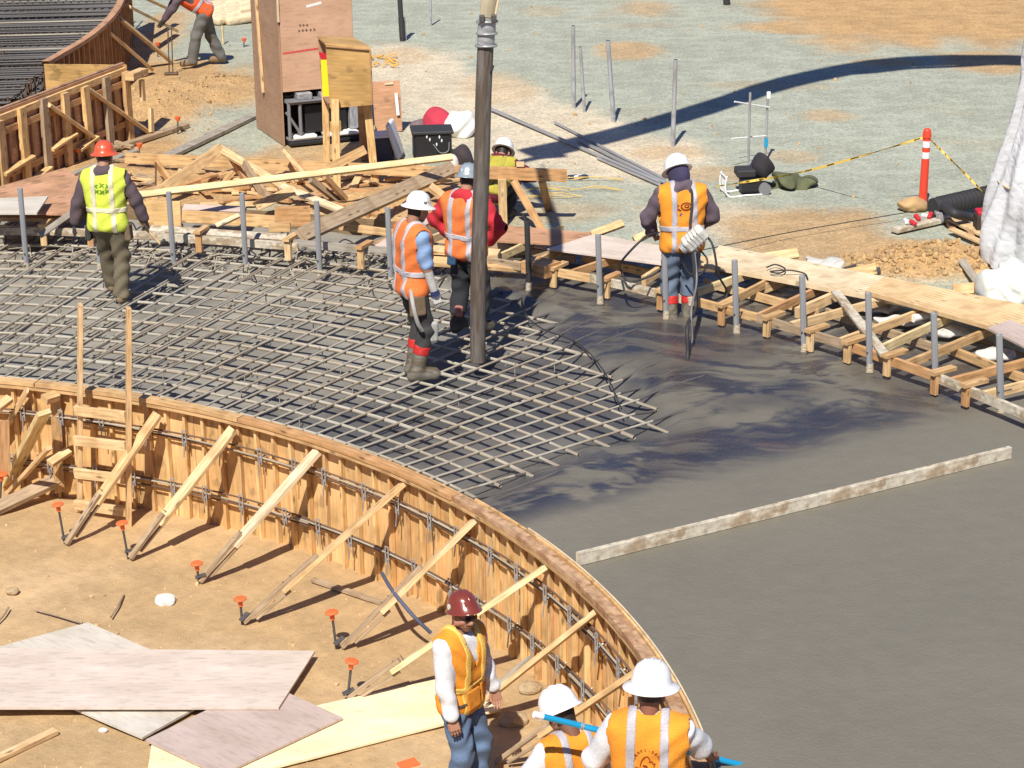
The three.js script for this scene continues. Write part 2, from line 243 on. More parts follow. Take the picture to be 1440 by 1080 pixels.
// ---------- sandy floor inside the ring, a storey board lower ----------
const LOW = -1.2;
const lowAt = (x, z) => LOW + 0.05 * (fbm(x * 0.6 + 3, z * 0.6, 4, 61) - 0.5) + 0.025 * (fbm(x * 3, z * 3, 3, 63) - 0.5);
{
  const P = [], C = [], U = [], I = [], nr = 90, na = 260;
  for (let j = 0; j <= nr; j++) for (let i = 0; i <= na; i++) { const a = -60 + i * 0.77, r = 0.02 + 8.47 * Math.sqrt(j / nr), p = polar(r, a); const near = sst(7.9, 8.3, r); P.push(p.x, lowAt(p.x, p.z) + near * 0.03 * fbm(p.x * 4, p.z * 4, 2, 4), p.z); U.push(p.x / 2, p.z / 2); const k = 0.86 + 0.28 * fbm(p.x * 1.1, p.z * 1.1, 4, 65), q = sst(0.5, 0.75, fbm(p.x * 0.7, p.z * 0.7, 4, 67)); C.push(lerp(0.56, 0.63, q) * k, lerp(0.375, 0.435, q) * k, lerp(0.185, 0.235, q) * k); }
  for (let j = 0; j < nr; j++) for (let i = 0; i < na; i++) { const a = j * (na + 1) + i, b = a + 1, c = a + na + 1, d = c + 1; I.push(a, c, b, b, c, d); }
  const g = new THREE.BufferGeometry(); g.setAttribute('position', new THREE.Float32BufferAttribute(P, 3)); g.setAttribute('color', new THREE.Float32BufferAttribute(C, 3)); g.setAttribute('uv', new THREE.Float32BufferAttribute(U, 2)); g.setIndex(I); g.computeVertexNormals();
  struct('dirt_floor', g, new THREE.MeshStandardMaterial({ vertexColors: true, map: T_sand, bumpMap: T_gritB, bumpScale: 0.009, roughness: 0.95 }));
  const cg = new THREE.IcosahedronGeometry(1, 0), N = 520, cl = new THREE.InstancedMesh(cg, new THREE.MeshStandardMaterial({ color: col(0.52, 0.36, 0.19), roughness: 0.95, flatShading: true }), N), m4 = new THREE.Matrix4();
  for (let k = 0; k < N; k++) { const p = G(rr(-20, 820), rr(690, 1085), LOW), [r0, a0] = toPolar(p); if (r0 > 8.1) p.copy(polar(rr(6, 8.1), a0)); const s = rr(0.003, 0.010) * (rnd() > 0.95 ? 2.2 : 1); m4.makeRotationFromEuler(new THREE.Euler(rr(0, 6), rr(0, 6), rr(0, 6))).scale(V(s * 1.3, s * 0.8, s)).setPosition(p.x, lowAt(p.x, p.z) + s * 0.3, p.z); cl.setMatrixAt(k, m4); const t = rr(0.75, 1.4); cl.setColorAt(k, col(t, t, t * rr(0.9, 1.1))); }
  cl.name = 'pebbles'; tag(cl, 'fine pebbles and crumbs scattered on the sandy floor', 'gravel', null, 'stuff'); cl.castShadow = true; scene.add(cl);
}
// ---------- the ring: wet concrete at the right, mud slab under the bars at the left ----------
const R_IN = 8.49, R_OUT = PIT_R, MAT_Y = -0.055, BED = -0.21;
const edgeAng = (r) => 35.2 + 2.0 * Math.sin((r - 8.5) * 1.1) + 19 * sst(10.6, 12.6, r) + 10 * sst(12.6, 13.4, r) + 40 * sst(13.6, 14.6, r) * 0;
const pour = (r, a) => 1 - sst(-2.2, 3.8, a - edgeAng(r) + 3.0 * (fbm(r * 1.7, a * 0.25, 3, 71) - 0.5)); // 1 = poured
const SCREED_A = 29.6;
function slabAt(r, a) {
  const x = CX + r * Math.cos(a * D2R), z = CZ - r * Math.sin(a * D2R), k = pour(r, a);
  const rough = k * sst(SCREED_A + 0.4, SCREED_A + 2.5, a); // not yet struck off
  const wave = rough * (0.022 * (fbm(x * 1.6, z * 2.2, 4, 73) - 0.5) * 2 + 0.026 * (fbm(x * 5, z * 6, 4, 75) - 0.5) + 0.012 * (fbm(x * 11, z * 14, 2, 76) - 0.5));
  const lumps = (1 - k) * 0.05 * (fbm(x * 2.1, z * 2.1, 4, 77) - 0.4);
  return lerp(BED + lumps, -0.005 + wave - 0.012 * rough, k);
}
{
  const n = 1024, X0s = -6.5, Z0s = -9.5, S = 16; // planar map over 16 m
  const maps = [new Uint8Array(n * n * 4), new Uint8Array(n * n * 4)];
  for (let j = 0; j < n; j++) for (let i = 0; i < n; i++) {
    const x = X0s + S * (i + 0.5) / n, z = Z0s - S * (j + 0.5) / n, r = Math.hypot(x - CX, z - CZ), a = Math.atan2(CZ - z, x - CX) / D2R, k = pour(r, a), o = (j * n + i) * 4;
    // swirls of standing water and laitance dragged by the boots and the vibrator, long along the ring's radius
    const wx = fbm(x * 0.8, z * 0.8, 3, 81) - 0.5, wz = fbm(x * 0.8 + 7, z * 0.8, 3, 83) - 0.5;
    const s = fbm(x * 2.2 + wx * 3.6, z * 3.6 + wz * 3.6, 5, 85), s3 = fbm(x * 6 + wx * 8, z * 13 + wz * 11, 4, 88), s2 = fbm(x * 2.4 + wx * 4, z * 5 + wz * 6, 4, 87);
    const zone = k * sst(SCREED_A + 0.8, SCREED_A + 4, a) * (1 - sst(12.8, 13.6, r) * 0.3);
    const w = zone * sst(0.445, 0.60, s * 0.46 + s2 * 0.24 + s3 * 0.30 + 0.015 + 0.05 * sst(11, 9.2, r)), wm = zone * sst(0.35, 0.7, fbm(x * 1.3, z * 1.6, 4, 89));
    const fine = fbm(x * 9, z * 12, 4, 91), big = fbm(x * 0.5, z * 0.5, 4, 93);
    const smooth = 1 - sst(SCREED_A - 0.6, SCREED_A + 0.4, a);
    let c = [0.172, 0.157, 0.122].map((v) => v * (0.84 + 0.26 * big + 0.10 * fine + 0.05 * (fbm(x * 2.2 + wx * 2, z * 2.2, 3, 94) - 0.5) + 0.008 * Math.sin(26 * Math.hypot(x - 3 - 2 * Math.floor(x / 2.3), z + 13 + 1.7 * Math.floor(z / 1.9))) * fbm(x, z, 2, 96)));
    c = c.map((v, q) => lerp(v, [0.100, 0.091, 0.074][q] * (0.85 + 0.3 * fine), clamp(wm * 0.75 + zone * 0.25))); c = c.map((v, q) => lerp(v, [0.030, 0.032, 0.043][q], w * 0.92));
    const rust = zone * sst(0.62, 0.78, fbm(x * 0.9 + 2, z * 1.1 + 5, 4, 95)) * sst(0.5, 0.7, s2 + 0.1); c = c.map((v, q) => lerp(v, [0.17, 0.09, 0.065][q], rust * 0.55));
    const bed = [0.30, 0.28, 0.235].map((v) => v * (0.55 + 0.75 * fbm(x * 2.6, z * 2.6, 5, 97))), dk = sst(62, 50, a) * 0.6 + 0.25 * sst(0.5, 0.7, fbm(x * 0.8, z * 0.8, 3, 99)); const bedc = bed.map((v, q) => lerp(v, [0.05, 0.052, 0.06][q], clamp(dk)));
    c = c.map((v, q) => lerp(bedc[q], v, k));
    for (let q = 0; q < 3; q++) maps[0][o + q] = 255 * clamp(c[q] <= 0.0031308 ? 12.92 * c[q] : 1.055 * Math.pow(c[q], 1 / 2.4) - 0.055);
    const ro = lerp(lerp(0.85, 0.42, sst(62, 46, a)), lerp(lerp(0.58 + 0.1 * fine, 0.28, wm), 0.06, w), k) + smooth * (0.10 * (big - 0.5) + 0.04);
    maps[1][o] = maps[1][o + 1] = maps[1][o + 2] = 255 * clamp(ro); maps[0][o + 3] = maps[1][o + 3] = 255;
  }
  const t = maps.map((d) => { const q = new THREE.DataTexture(d, n, n); q.magFilter = q.minFilter = THREE.LinearFilter; q.needsUpdate = true; return q; }); t[0].colorSpace = THREE.SRGBColorSpace;
  const P = [], U = [], I = [], angs = [], rs = []; for (let a = -30; a < 12; a += 1.2) angs.push(a); for (let a = 12; a <= 112; a += 0.3) angs.push(a); for (let r = R_IN; r < R_OUT + 0.03; r += 0.0607) rs.push(r);
  for (const r of rs) for (const a of angs) { const p = polar(r, a); P.push(p.x, slabAt(r, a), p.z); U.push((p.x - X0s) / S, (Z0s - p.z) / S); }
  const na = angs.length; for (let j = 0; j < rs.length - 1; j++) for (let i = 0; i < na - 1; i++) { const a = j * na + i, b = a + 1, c = a + na, d = c + 1; I.push(a, c, b, b, c, d); }
  const g = new THREE.BufferGeometry(); g.setAttribute('position', new THREE.Float32BufferAttribute(P, 3)); g.setAttribute('uv', new THREE.Float32BufferAttribute(U, 2)); g.setIndex(I); g.computeVertexNormals();
  if (g.attributes.normal.getY(9) < 0) throw new Error('slab upside down');
  const bump = T_gritB.clone(); bump.repeat.set(14, 14); bump.needsUpdate = true;
  struct('concrete_slab', g, new THREE.MeshStandardMaterial({ map: t[0], roughnessMap: t[1], roughness: 1, bumpMap: bump, bumpScale: 0.006 }));
  // earth side of the pit behind the outer edge
  const side = []; { const PP = [], UU = []; for (let a = -30; a < 112; a += 0.5) { const q = [polar(PIT_R, a, 0.0), polar(PIT_R, a + 0.5, 0.0), polar(PIT_R + 0.06, a + 0.5, -0.5), polar(PIT_R + 0.06, a, -0.5)]; for (const k of [0, 2, 1, 0, 3, 2]) { PP.push(q[k].x, q[k].y, q[k].z); UU.push(a * 0.13, q[k].y); } } const s = new THREE.BufferGeometry(); s.setAttribute('position', new THREE.Float32BufferAttribute(PP, 3)); s.setAttribute('uv', new THREE.Float32BufferAttribute(UU, 2)); s.computeVertexNormals(); side.push(s); }
  struct('pit_edge', side[0], new THREE.MeshStandardMaterial({ color: col(0.36, 0.24, 0.13), map: T_grit, roughness: 0.95, side: THREE.DoubleSide }));
}

// ---------- reinforcing bars: a mat of radial bars on hoop bars ----------
{
  const t = thing('rebar_mat', 'wide grid of cement-splashed steel bars still waiting for concrete', 'rebar mat');
  const dirOf = (a) => (a < 58 ? a : 58 + (a - 58) * 0.72);
  const bends = (y) => y + 0.006 * (rnd() - 0.5);
  const solid = (r, a) => slabAt(r, a);
  // radial bars: begin at the inner form, run across the ring
  let n = 0;
  for (let a = 32.5; a < 108; a += 1.28) {
    const a0 = a + rr(-0.12, 0.12), st = polar(R_IN + 0.05, a0), d = dirOf(a0) * D2R + rr(-0.006, 0.006), pts = []; let wetRun = 0; const wetMax = a0 < 38 ? 2 + rnd() * 5 : 1 + rnd() * 5;
    for (let s = 0; s < 5.9; s += 0.3) { const p = st.clone().add(V(Math.cos(d) * s, 0, -Math.sin(d) * s)), [r, q] = toPolar(p); if (r > 14.0 || q < 33.5 || (pour(r, q) > 0.97 && (wetRun += 1) > wetMax)) break; p.y = MAT_Y + 0.012 * (vnoise(s * 0.7, a0, 5) - 0.5) + 0.004; pts.push(p); }
    const dry = [], wet = []; for (const p of pts) { const [r, q] = toPolar(p), k = pour(r, q), y = slabAt(r, q); if (k < 0.62) dry.push(p); else { if (!wet.length && dry.length) wet.push(dry[dry.length - 1].clone()); wet.push(p.clone().setY(y - 0.001 + 0.004 * (vnoise(p.x * 3, p.z * 3, 6) - 0.5) - 0.003 * wet.length)); } }
    if (dry.length > 1) mesh('radial_bar', tubeGeo(dry, 0.0125, dry.length * 2, 6), M.rebar, t);
    if (wet.length > 1) mesh('radial_bar', tubeGeo(wet, 0.0135, wet.length * 3, 6), M.rebarDark, t);
    if (a0 > 66 && rnd() > 0.35) { const off = rr(0.3, 0.7) * 0.02, p2 = pts.map((p) => p.clone().add(V(-Math.sin(d) * off * 3, 0.004, -Math.cos(d) * off * 3))).filter((_, i) => i > rr(2, 6)); if (p2.length > 4) mesh('radial_bar', tubeGeo(p2, 0.0105, p2.length * 2, 6), M.rebar, t); }
  }
  // hoop bars below
  for (let k = 0; k < 17; k++) {
    const r = 8.62 + k * 0.325 + rr(-0.02, 0.02); const lo = edgeAng(r) - 0.6 + rr(0, 2.2), hi = 110;
    const cuts = [lo, ...(r > 8 ? [rr(60, 66), rr(82, 90)] : []), hi];
    for (let q = 0; q < cuts.length - 1; q++) { const pts = [], a0 = cuts[q] - (q ? 3.2 : 0), a1 = cuts[q + 1], off = q % 2 ? 0.024 : 0; for (let a = a0; a <= a1; a += 2.2) pts.push(polar(r + off + 0.01 * (vnoise(a * 0.2, r, 7) - 0.5), a, MAT_Y - 0.014 + 0.008 * (vnoise(a * 0.3, r, 9) - 0.5))); if (pts.length > 3) mesh('hoop_bar', tubeGeo(pts, k % 4 === 2 ? 0.021 : 0.0165, pts.length * 2, 6), M.rebar, t); }
  }
  // lower layer, chairs and tie wire, seen only as a tangle of bars in the gaps
  const gs = [];
  for (let a = 46; a < 110; a += 2.6) { const st = polar(R_IN + 0.1, a + 0.6), d = dirOf(a) * D2R, en = st.clone().add(V(Math.cos(d) * 5.3, 0, -Math.sin(d) * 5.3)); st.y = en.y = MAT_Y - 0.105; gs.push(rodGeo(st, en, 0.011, 5)); }
  for (let a = 62; a < 108; a += 0.62) for (let k = 0; k < 3; k++) { const r = rr(12.6, 14.0), p = polar(r, a + rr(-0.3, 0.3), BED), e = p.clone().add(V(rr(-0.12, 0.12), rr(0.12, 0.22), rr(-0.15, 0.15))), f = e.clone().add(V(rr(-0.3, 0.3), rr(-0.02, 0.05), rr(-0.1, 0.3))); gs.push(rodGeo(p, e, 0.009, 5), rodGeo(e, f, 0.009, 5)); }
  for (let k = 0; k < 260; k++) { const a = rr(48, 106), r = rr(8.7, 12.6), p = polar(r, a, MAT_Y - 0.01); gs.push(rodGeo(p, V(p.x + rr(-0.03, 0.03), p.y + rr(0.01, 0.05), p.z + rr(-0.03, 0.03)), 0.003, 4)); if (k % 2) gs.push(rodGeo(p, V(p.x, BED, p.z), 0.006, 4)); }
  const lo = mesh('lower_bars', gs, M.rebar, t); lo.userData.kind = 'stuff';
  const tb = mesh('hooked_bars', (() => { const q = []; for (let a = 60; a < 108; a += 0.8) { const r = rr(13.15, 13.5), p = polar(r, a, MAT_Y), o = polar(r + 0.55, a + rr(-0.5, 0.5), 0.02 + rr(-0.04, 0.04)); const b = polar(r + 0.7, a, -0.12); q.push(tubeGeo([p, V(p.x, p.y + 0.05, p.z), o, b], 0.009, 10, 5)); } return q; })(), M.rebarBlack, t); tb.userData.kind = 'stuff';
  settle(t, polar(10.5, 70, 0));
}

// ---------- curved inner formwork, seen from its braced back ----------
{
  const t = thing('curved_formwork', 'tall curved timber form wall holding the ring of concrete, ribs facing the sand', 'formwork');
  const A0 = -14, A1 = 106, DOWN = LOW - 0.06;
  const arc = (r0, r1, y0, y1, a0, a1, n, bend = 0) => { // a curved bar of rectangular section, uv in metres along the arc
    const P = [], U = [], o = rnd() * 2; const sec = [[r0, y0], [r0, y1], [r1, y1], [r1, y0]];
    for (let i = 0; i < n; i++) { const b0 = lerp(a0, a1, i / n), b1 = lerp(a0, a1, (i + 1) / n), l0 = b0 * D2R * r0, l1 = b1 * D2R * r0; let v = 0; for (let k = 0; k < 4; k++) { const s = sec[k], e = sec[(k + 1) % 4], w = Math.hypot(s[0] - e[0], s[1] - e[1]); const q = [[s, b0, l0, v], [s, b1, l1, v], [e, b1, l1, v + w], [e, b0, l0, v + w]]; for (const m of [0, 1, 2, 0, 2, 3]) { const p = polar(q[m][0][0], q[m][1], q[m][0][1]); P.push(p.x, p.y, p.z); U.push(q[m][2] + o, q[m][3] + o); } v += w; } }
    for (const b of [a0, a1]) for (const m of b === a0 ? [0, 1, 2, 0, 2, 3] : [0, 2, 1, 0, 3, 2]) { const p = polar(sec[m][0], b, sec[m][1]); P.push(p.x, p.y, p.z); U.push(sec[m][0], sec[m][1]); }
    const g = new THREE.BufferGeometry(); g.setAttribute('position', new THREE.Float32BufferAttribute(P, 3)); g.setAttribute('uv', new THREE.Float32BufferAttribute(U, 2)); g.computeVertexNormals(); return g;
  };
  for (let a = A0, k = 0; a < A1; a += 8.2, k++) { const g = arc(8.468, 8.486, DOWN, 0.0 + (a < 34 ? 0.022 : -0.005), a + 0.02, a + 8.18, 8); const u = g.attributes.uv; for (let i = 0; i < u.count; i++) u.setXY(i, u.getY(i), u.getX(i)); mesh('plywood_panel', g, k % 2 ? M.plyForm : M.plyFormB, t); }
  // ribs
  for (let a = A0 + 0.4, k = 0; a < A1; a += 1.45, k++) {
    const tw = rr(-0.09, 0.09), d = 0.05, w = 0.03, top = polar(8.466 - d / 2, a, -0.079), bot = polar(8.466 - d / 2 + rr(-0.006, 0.003), a + rr(-0.06, 0.06), DOWN + rr(-0.01, 0.03)); const rad = polar(1, a).sub(polar(0, a)); rad.y = 0;
    const tang = V(-rad.z, 0, rad.x).applyAxisAngle(V(0, 1, 0), tw); plank('rib', bot, top, d, w, [M.stud, M.plyForm, M.stud, M.pineB, M.plyFormB][k % 5], t, tang);
  }
  // curved top plates in two layers
  const cuts = [A0, 10.5, 22.3, 36.5, 55.6, 71.5, 90.5, A1];
  for (let i = 0; i < cuts.length - 1; i++) mesh('top_plate', arc(8.368 + rr(-0.004, 0.004), 8.464, -0.036, 0.001 + rr(0, 0.004), cuts[i] + 0.05, cuts[i + 1] - 0.05, 26), [M.plyStain, M.plyStain, M.plyStain, M.fir, M.pineB, M.pine, M.pineB][i], t);
  for (let i = 0; i < cuts.length - 1; i++) mesh('lower_plate', arc(8.374, 8.464, -0.078, -0.040, cuts[i] - 3, Math.min(A1, cuts[i + 1] - 3), 26), M.pineB, t);
  mesh('edge_strip', arc(8.492, 8.502, -0.09, 0.03, A0, 30, 40), M.pale, t);
  // hoops of bent bars, two levels, with wedge clamps
  for (const [y, n] of [[-0.285, 3], [-0.80, 3]]) for (let k = 0; k < n; k++) for (const [a0, a1] of [[A0, 24], [21, 52], [50, 78], [76, A1]]) {
    const pts = []; const dr = rr(-0.012, 0.012); for (let a = a0; a <= a1 + 0.01; a += 2) pts.push(polar(8.394 - 0.016 * (k % 2) + dr * 0.5, a, y - k * 0.034 + 0.022 * (vnoise(a * 0.11, k + a0, 17) - 0.5) + dr)); mesh('hoop_rod', tubeGeo(pts, 0.0095, pts.length * 2, 6), k === 1 ? M.rebar : M.rebarRust, t);
  }
  for (const y of [-0.285, -0.80]) for (let a = A0 + 1 + (y < -0.5 ? 1.2 : 0); a < A1 - 2; a += 3.05) {
    const q = a + rr(-0.35, 0.35), f = polar(8.358, q, y - 0.03), ax = polar(1, q).sub(polar(0, q)), tg = V(-ax.z, 0, ax.x); const gs = [];
    for (const s of [-1, 1]) gs.push(rodGeo(f.clone().addScaledVector(tg, s * 0.02).add(V(0, 0.075, 0)), f.clone().addScaledVector(tg, s * 0.02).add(V(0, -0.075, 0)), 0.0065, 5));
    gs.push(rodGeo(f.clone().addScaledVector(tg, -0.02).add(V(0, 0.075, 0)), f.clone().addScaledVector(tg, 0.02).add(V(0, 0.075, 0)), 0.0065, 5)); gs.push(rodGeo(f.clone().add(V(0, -0.05, 0)), polar(8.44, q, y - 0.03), 0.01, 5)); gs.push(rodGeo(f.clone().add(V(0, -0.03, 0)), f.clone().add(V(0, -0.19, 0)).addScaledVector(ax, -0.02), 0.006, 5));
    mesh('wedge_clamp', gs, M.galv, t);
  }
  const sp = polar(8.3, 54, 0); void sp;
  settle(t, polar(8.4, 50, LOW));
}
// ---------- braces from the sand to the top of the form, with the stakes that hold their feet ----------
{
  const where = ['leftmost, beside the ladder', 'second from the ladder', 'third from the ladder', 'fourth from the ladder', 'fifth, crossed by a dark blue hose', 'sixth, behind the brown hard hat', 'seventh, by the hand of the brown-hat worker', 'last, behind the white hard hats'];
  const B = [[[222, 582], [132, 706], [95, 766], 'pine'], [[328, 603], [222, 736], [185, 786], 'pineC'], [[447, 634], [328, 766], [283, 819], 'pale'], [[570, 678], [402, 836], [345, 878], 'pine'], [[672, 727], [540, 862], [484, 912], 'pineC'], [[769, 796], [548, 938], [492, 984], 'fresh'], [[844, 856], [690, 985], [648, 1012], 'pineC'], [[906, 938], [765, 1032], [700, 1075], 'pine']];
  B.forEach(([a, m, f, mat], i) => {
    const T = G(a[0], a[1], -0.11), F = G(f[0], f[1], LOW + 0.02), k = Math.hypot(m[0] - a[0], m[1] - a[1]) / Math.hypot(f[0] - a[0], f[1] - a[1]);
    const t = thing('timber_brace', `sloping timber brace against the form, ${where[i]}`, 'brace', null, 0, 'braces along the curved form');
    const rad = T.clone().sub(polar(0, 0, T.y)).normalize(), tg = V(-rad.z, 0, rad.x), n = V(0, 1, 0).addScaledVector(tg, [0.15, 0.2, 0.1, -0.25, -0.2, -0.3, -0.35, -0.3][i]);
    const mid = T.clone().lerp(F, k); const bd = plank('board', T, mid.clone(), 0.108, 0.042, M[mat], t, n);
    const ld = mid.clone().sub(T).normalize(), yv = V(0, 1, 0).applyQuaternion(bd.quaternion), lo = [0.09, 0.1, 0.12, 0.42, 0.5, 0.1, 0.5, 0.1][i];
    plank('lower_board', mid.clone().addScaledVector(ld, -lo).addScaledVector(yv, 0.041), F.clone().addScaledVector(yv, 0.02), 0.055, 0.036, i === 6 ? M.grey : M.old, t, n);
    plank('lower_board', mid.clone().addScaledVector(ld, -0.05).addScaledVector(yv, -0.042), F.clone().addScaledVector(yv, -0.03).addScaledVector(ld, -0.1), 0.032, 0.024, M.old, t, n);
    for (const s of [0.05, 0.13]) mesh('nail', rodGeo(mid.clone().addScaledVector(ld, -s).addScaledVector(yv, 0.02), mid.clone().addScaledVector(ld, -s).addScaledVector(yv, 0.066), 0.004, 5), M.rebarBlack, t);
    settle(t, F);
  });
  const S = [[[82, 714], [92, 766], 'short steel stake with orange cap left of the ladder foot'], [[172, 740], [181, 786], 'steel stake with orange cap at the foot of the second brace'], [[277, 797], [280, 822], 'low steel stake with orange cap at the foot of the third brace'], [[338, 847], [341, 880], 'steel stake with orange cap above the white rock, at the fourth brace'], [[467, 866], [474, 914], 'tall leaning stake with wide orange cap in the middle of the sand'], [[494, 935], [487, 986], 'steel stake with orange cap just above the yellow plywood'], [[2, 671], [-2, 720], 'steel stake with orange cap at the left edge of the frame']];
  for (const [c, b, label] of S) {
    const F = G(b[0], b[1], LOW), T = up(F, c[0], c[1]); const t = thing('form_stake', label, 'stake', null, 0, 'orange-capped stakes');
    mesh('rod', rodGeo(F.clone().add(V(0, -0.05, 0)), T, 0.011, 7), M.rebarBlack, t);
    const prof = [[0, 0.045], [0.046, 0.043], [0.056, 0.034], [0.055, 0.026], [0.022, 0.020], [0.018, -0.035], [0.015, -0.036], [0.0, -0.03]].map(([x, y]) => new THREE.Vector2(x, y)).reverse(); const cap = new THREE.LatheGeometry(prof, 14); const d = T.clone().sub(F).normalize(); cap.applyQuaternion(new THREE.Quaternion().setFromUnitVectors(V(0, 1, 0), d)); cap.translate(T.x, T.y, T.z);
    mesh('cap', cap, M.orange, t);
    mesh('nail_plate', moved(box(0.10, 0.012, 0.045, 0.003), F.x + 0.02, F.y + 0.09, F.z + 0.01, 0.2, rr(0, 1), 0.3), M.rebarBlack, t);
    settle(t, F);
  }
  // flat orange cap lying at the bottom edge
  { const c = G(574, 1074, LOW + 0.02), t = thing('safety_cap', 'square orange safety cap lying below the yellow plywood', 'cap'); mesh('plate', moved(box(0.15, 0.014, 0.10, 0.004), c.x, c.y, c.z, 0.1, 0.5, 0), M.orange, t); mesh('socket', moved(new THREE.CylinderGeometry(0.02, 0.022, 0.05, 10), c.x, c.y - 0.02, c.z, 0.1, 0, 0), M.orange, t); settle(t, c); }
}
// ---------- site ladder ----------
{
  const t = thing('timber_ladder', 'home-made timber ladder standing against the form wall', 'ladder');
  const bl = G(112, 722, LOW), br = G(181, 742, LOW), tl = up(bl, 113, 428), tr = up(br, 181, 433); const fr = V(0.35, 0, 1).normalize();
  plank('upright', bl, tl, 0.089, 0.04, M.pineC, t, V(1, 0, -0.4)); plank('upright', br, tr, 0.089, 0.04, M.pine, t, V(1, 0, -0.4));
  for (const [ya, yb] of [[574, 588], [616, 630], [662, 676], [706, 722]]) { const a = up(bl, 104, ya), b = up(br, 178, yb); a.addScaledVector(fr, 0.066); b.addScaledVector(fr, -0.066 + 0.02); plank('rung', a, b, 0.095, 0.038, M.pineC, t, fr); }
  settle(t, bl);
}
// ---------- odd timbers at the left end of the form ----------
{
  const L = [
    ['sloping_post', 'thick pale board leaning on the form, left of the ladder', [62, 580, -0.12], [7, 686, LOW], 0.14, 0.05, 'fresh'],
    ['sloping_board', 'thin board leaning under the thick pale board', [69, 630, -0.42], [11, 694, LOW], 0.06, 0.038, 'pineC'],
    ['sloping_board', 'brace board running out of the frame at the upper left of the form', [38, 548, -0.06], [-18, 650, -0.9], 0.09, 0.04, 'pineC'],
    ['ground_beam', 'long brown beam lying on edge at the left foot of the form', [86, 672, LOW + 0.22], [-20, 722, LOW + 0.06], 0.14, 0.06, 'old'],
    ['prop', 'upright prop in front of the form between the pale board and the ladder', [78, 560, -0.14], [84, 690, LOW + 0.05], 0.09, 0.06, 'pineB'],
    ['cleat', 'short block nailed to the top of the prop', [62, 562, -0.10], [80, 556, -0.10], 0.10, 0.07, 'pine'],
    ['cleat', 'short sloping block nailed low on the form, left of the ladder', [70, 652, -0.72], [97, 634, -0.66], 0.09, 0.045, 'pineC'],
    ['cleat', 'short block sticking out of the form at the left edge of the frame', [-4, 574, -0.2], [14, 560, -0.14], 0.09, 0.05, 'pineC'],
    ['prop', 'narrow prop against the form at the far left edge', [6, 592, -0.3], [8, 668, LOW + 0.1], 0.09, 0.05, 'firB'],
  ];
  for (const [n, lab, a, b, w, th, m] of L) { const p = G(...a), q = G(...b); if (n === 'prop') { const z = up(p, b[0], b[1]); q.set(z.x, z.y, p.z + 0.02); } tag(plank(n, p, q, w, th, M[m], null, V(0.2, 1, 0.3)), lab, n === 'cleat' ? 'block' : 'timber'); }
}
// ---------- straightedge across the fresh concrete ----------
{ const a = G(812, 786, 0.05), b = G(1420, 636, 0.05); tag(plank('screed_board', a, b, 0.105, 0.045, M.splat, null, V(0.22, 0, 0.97)), 'long cement-splashed straightedge lying across the smooth concrete', 'screed'); }

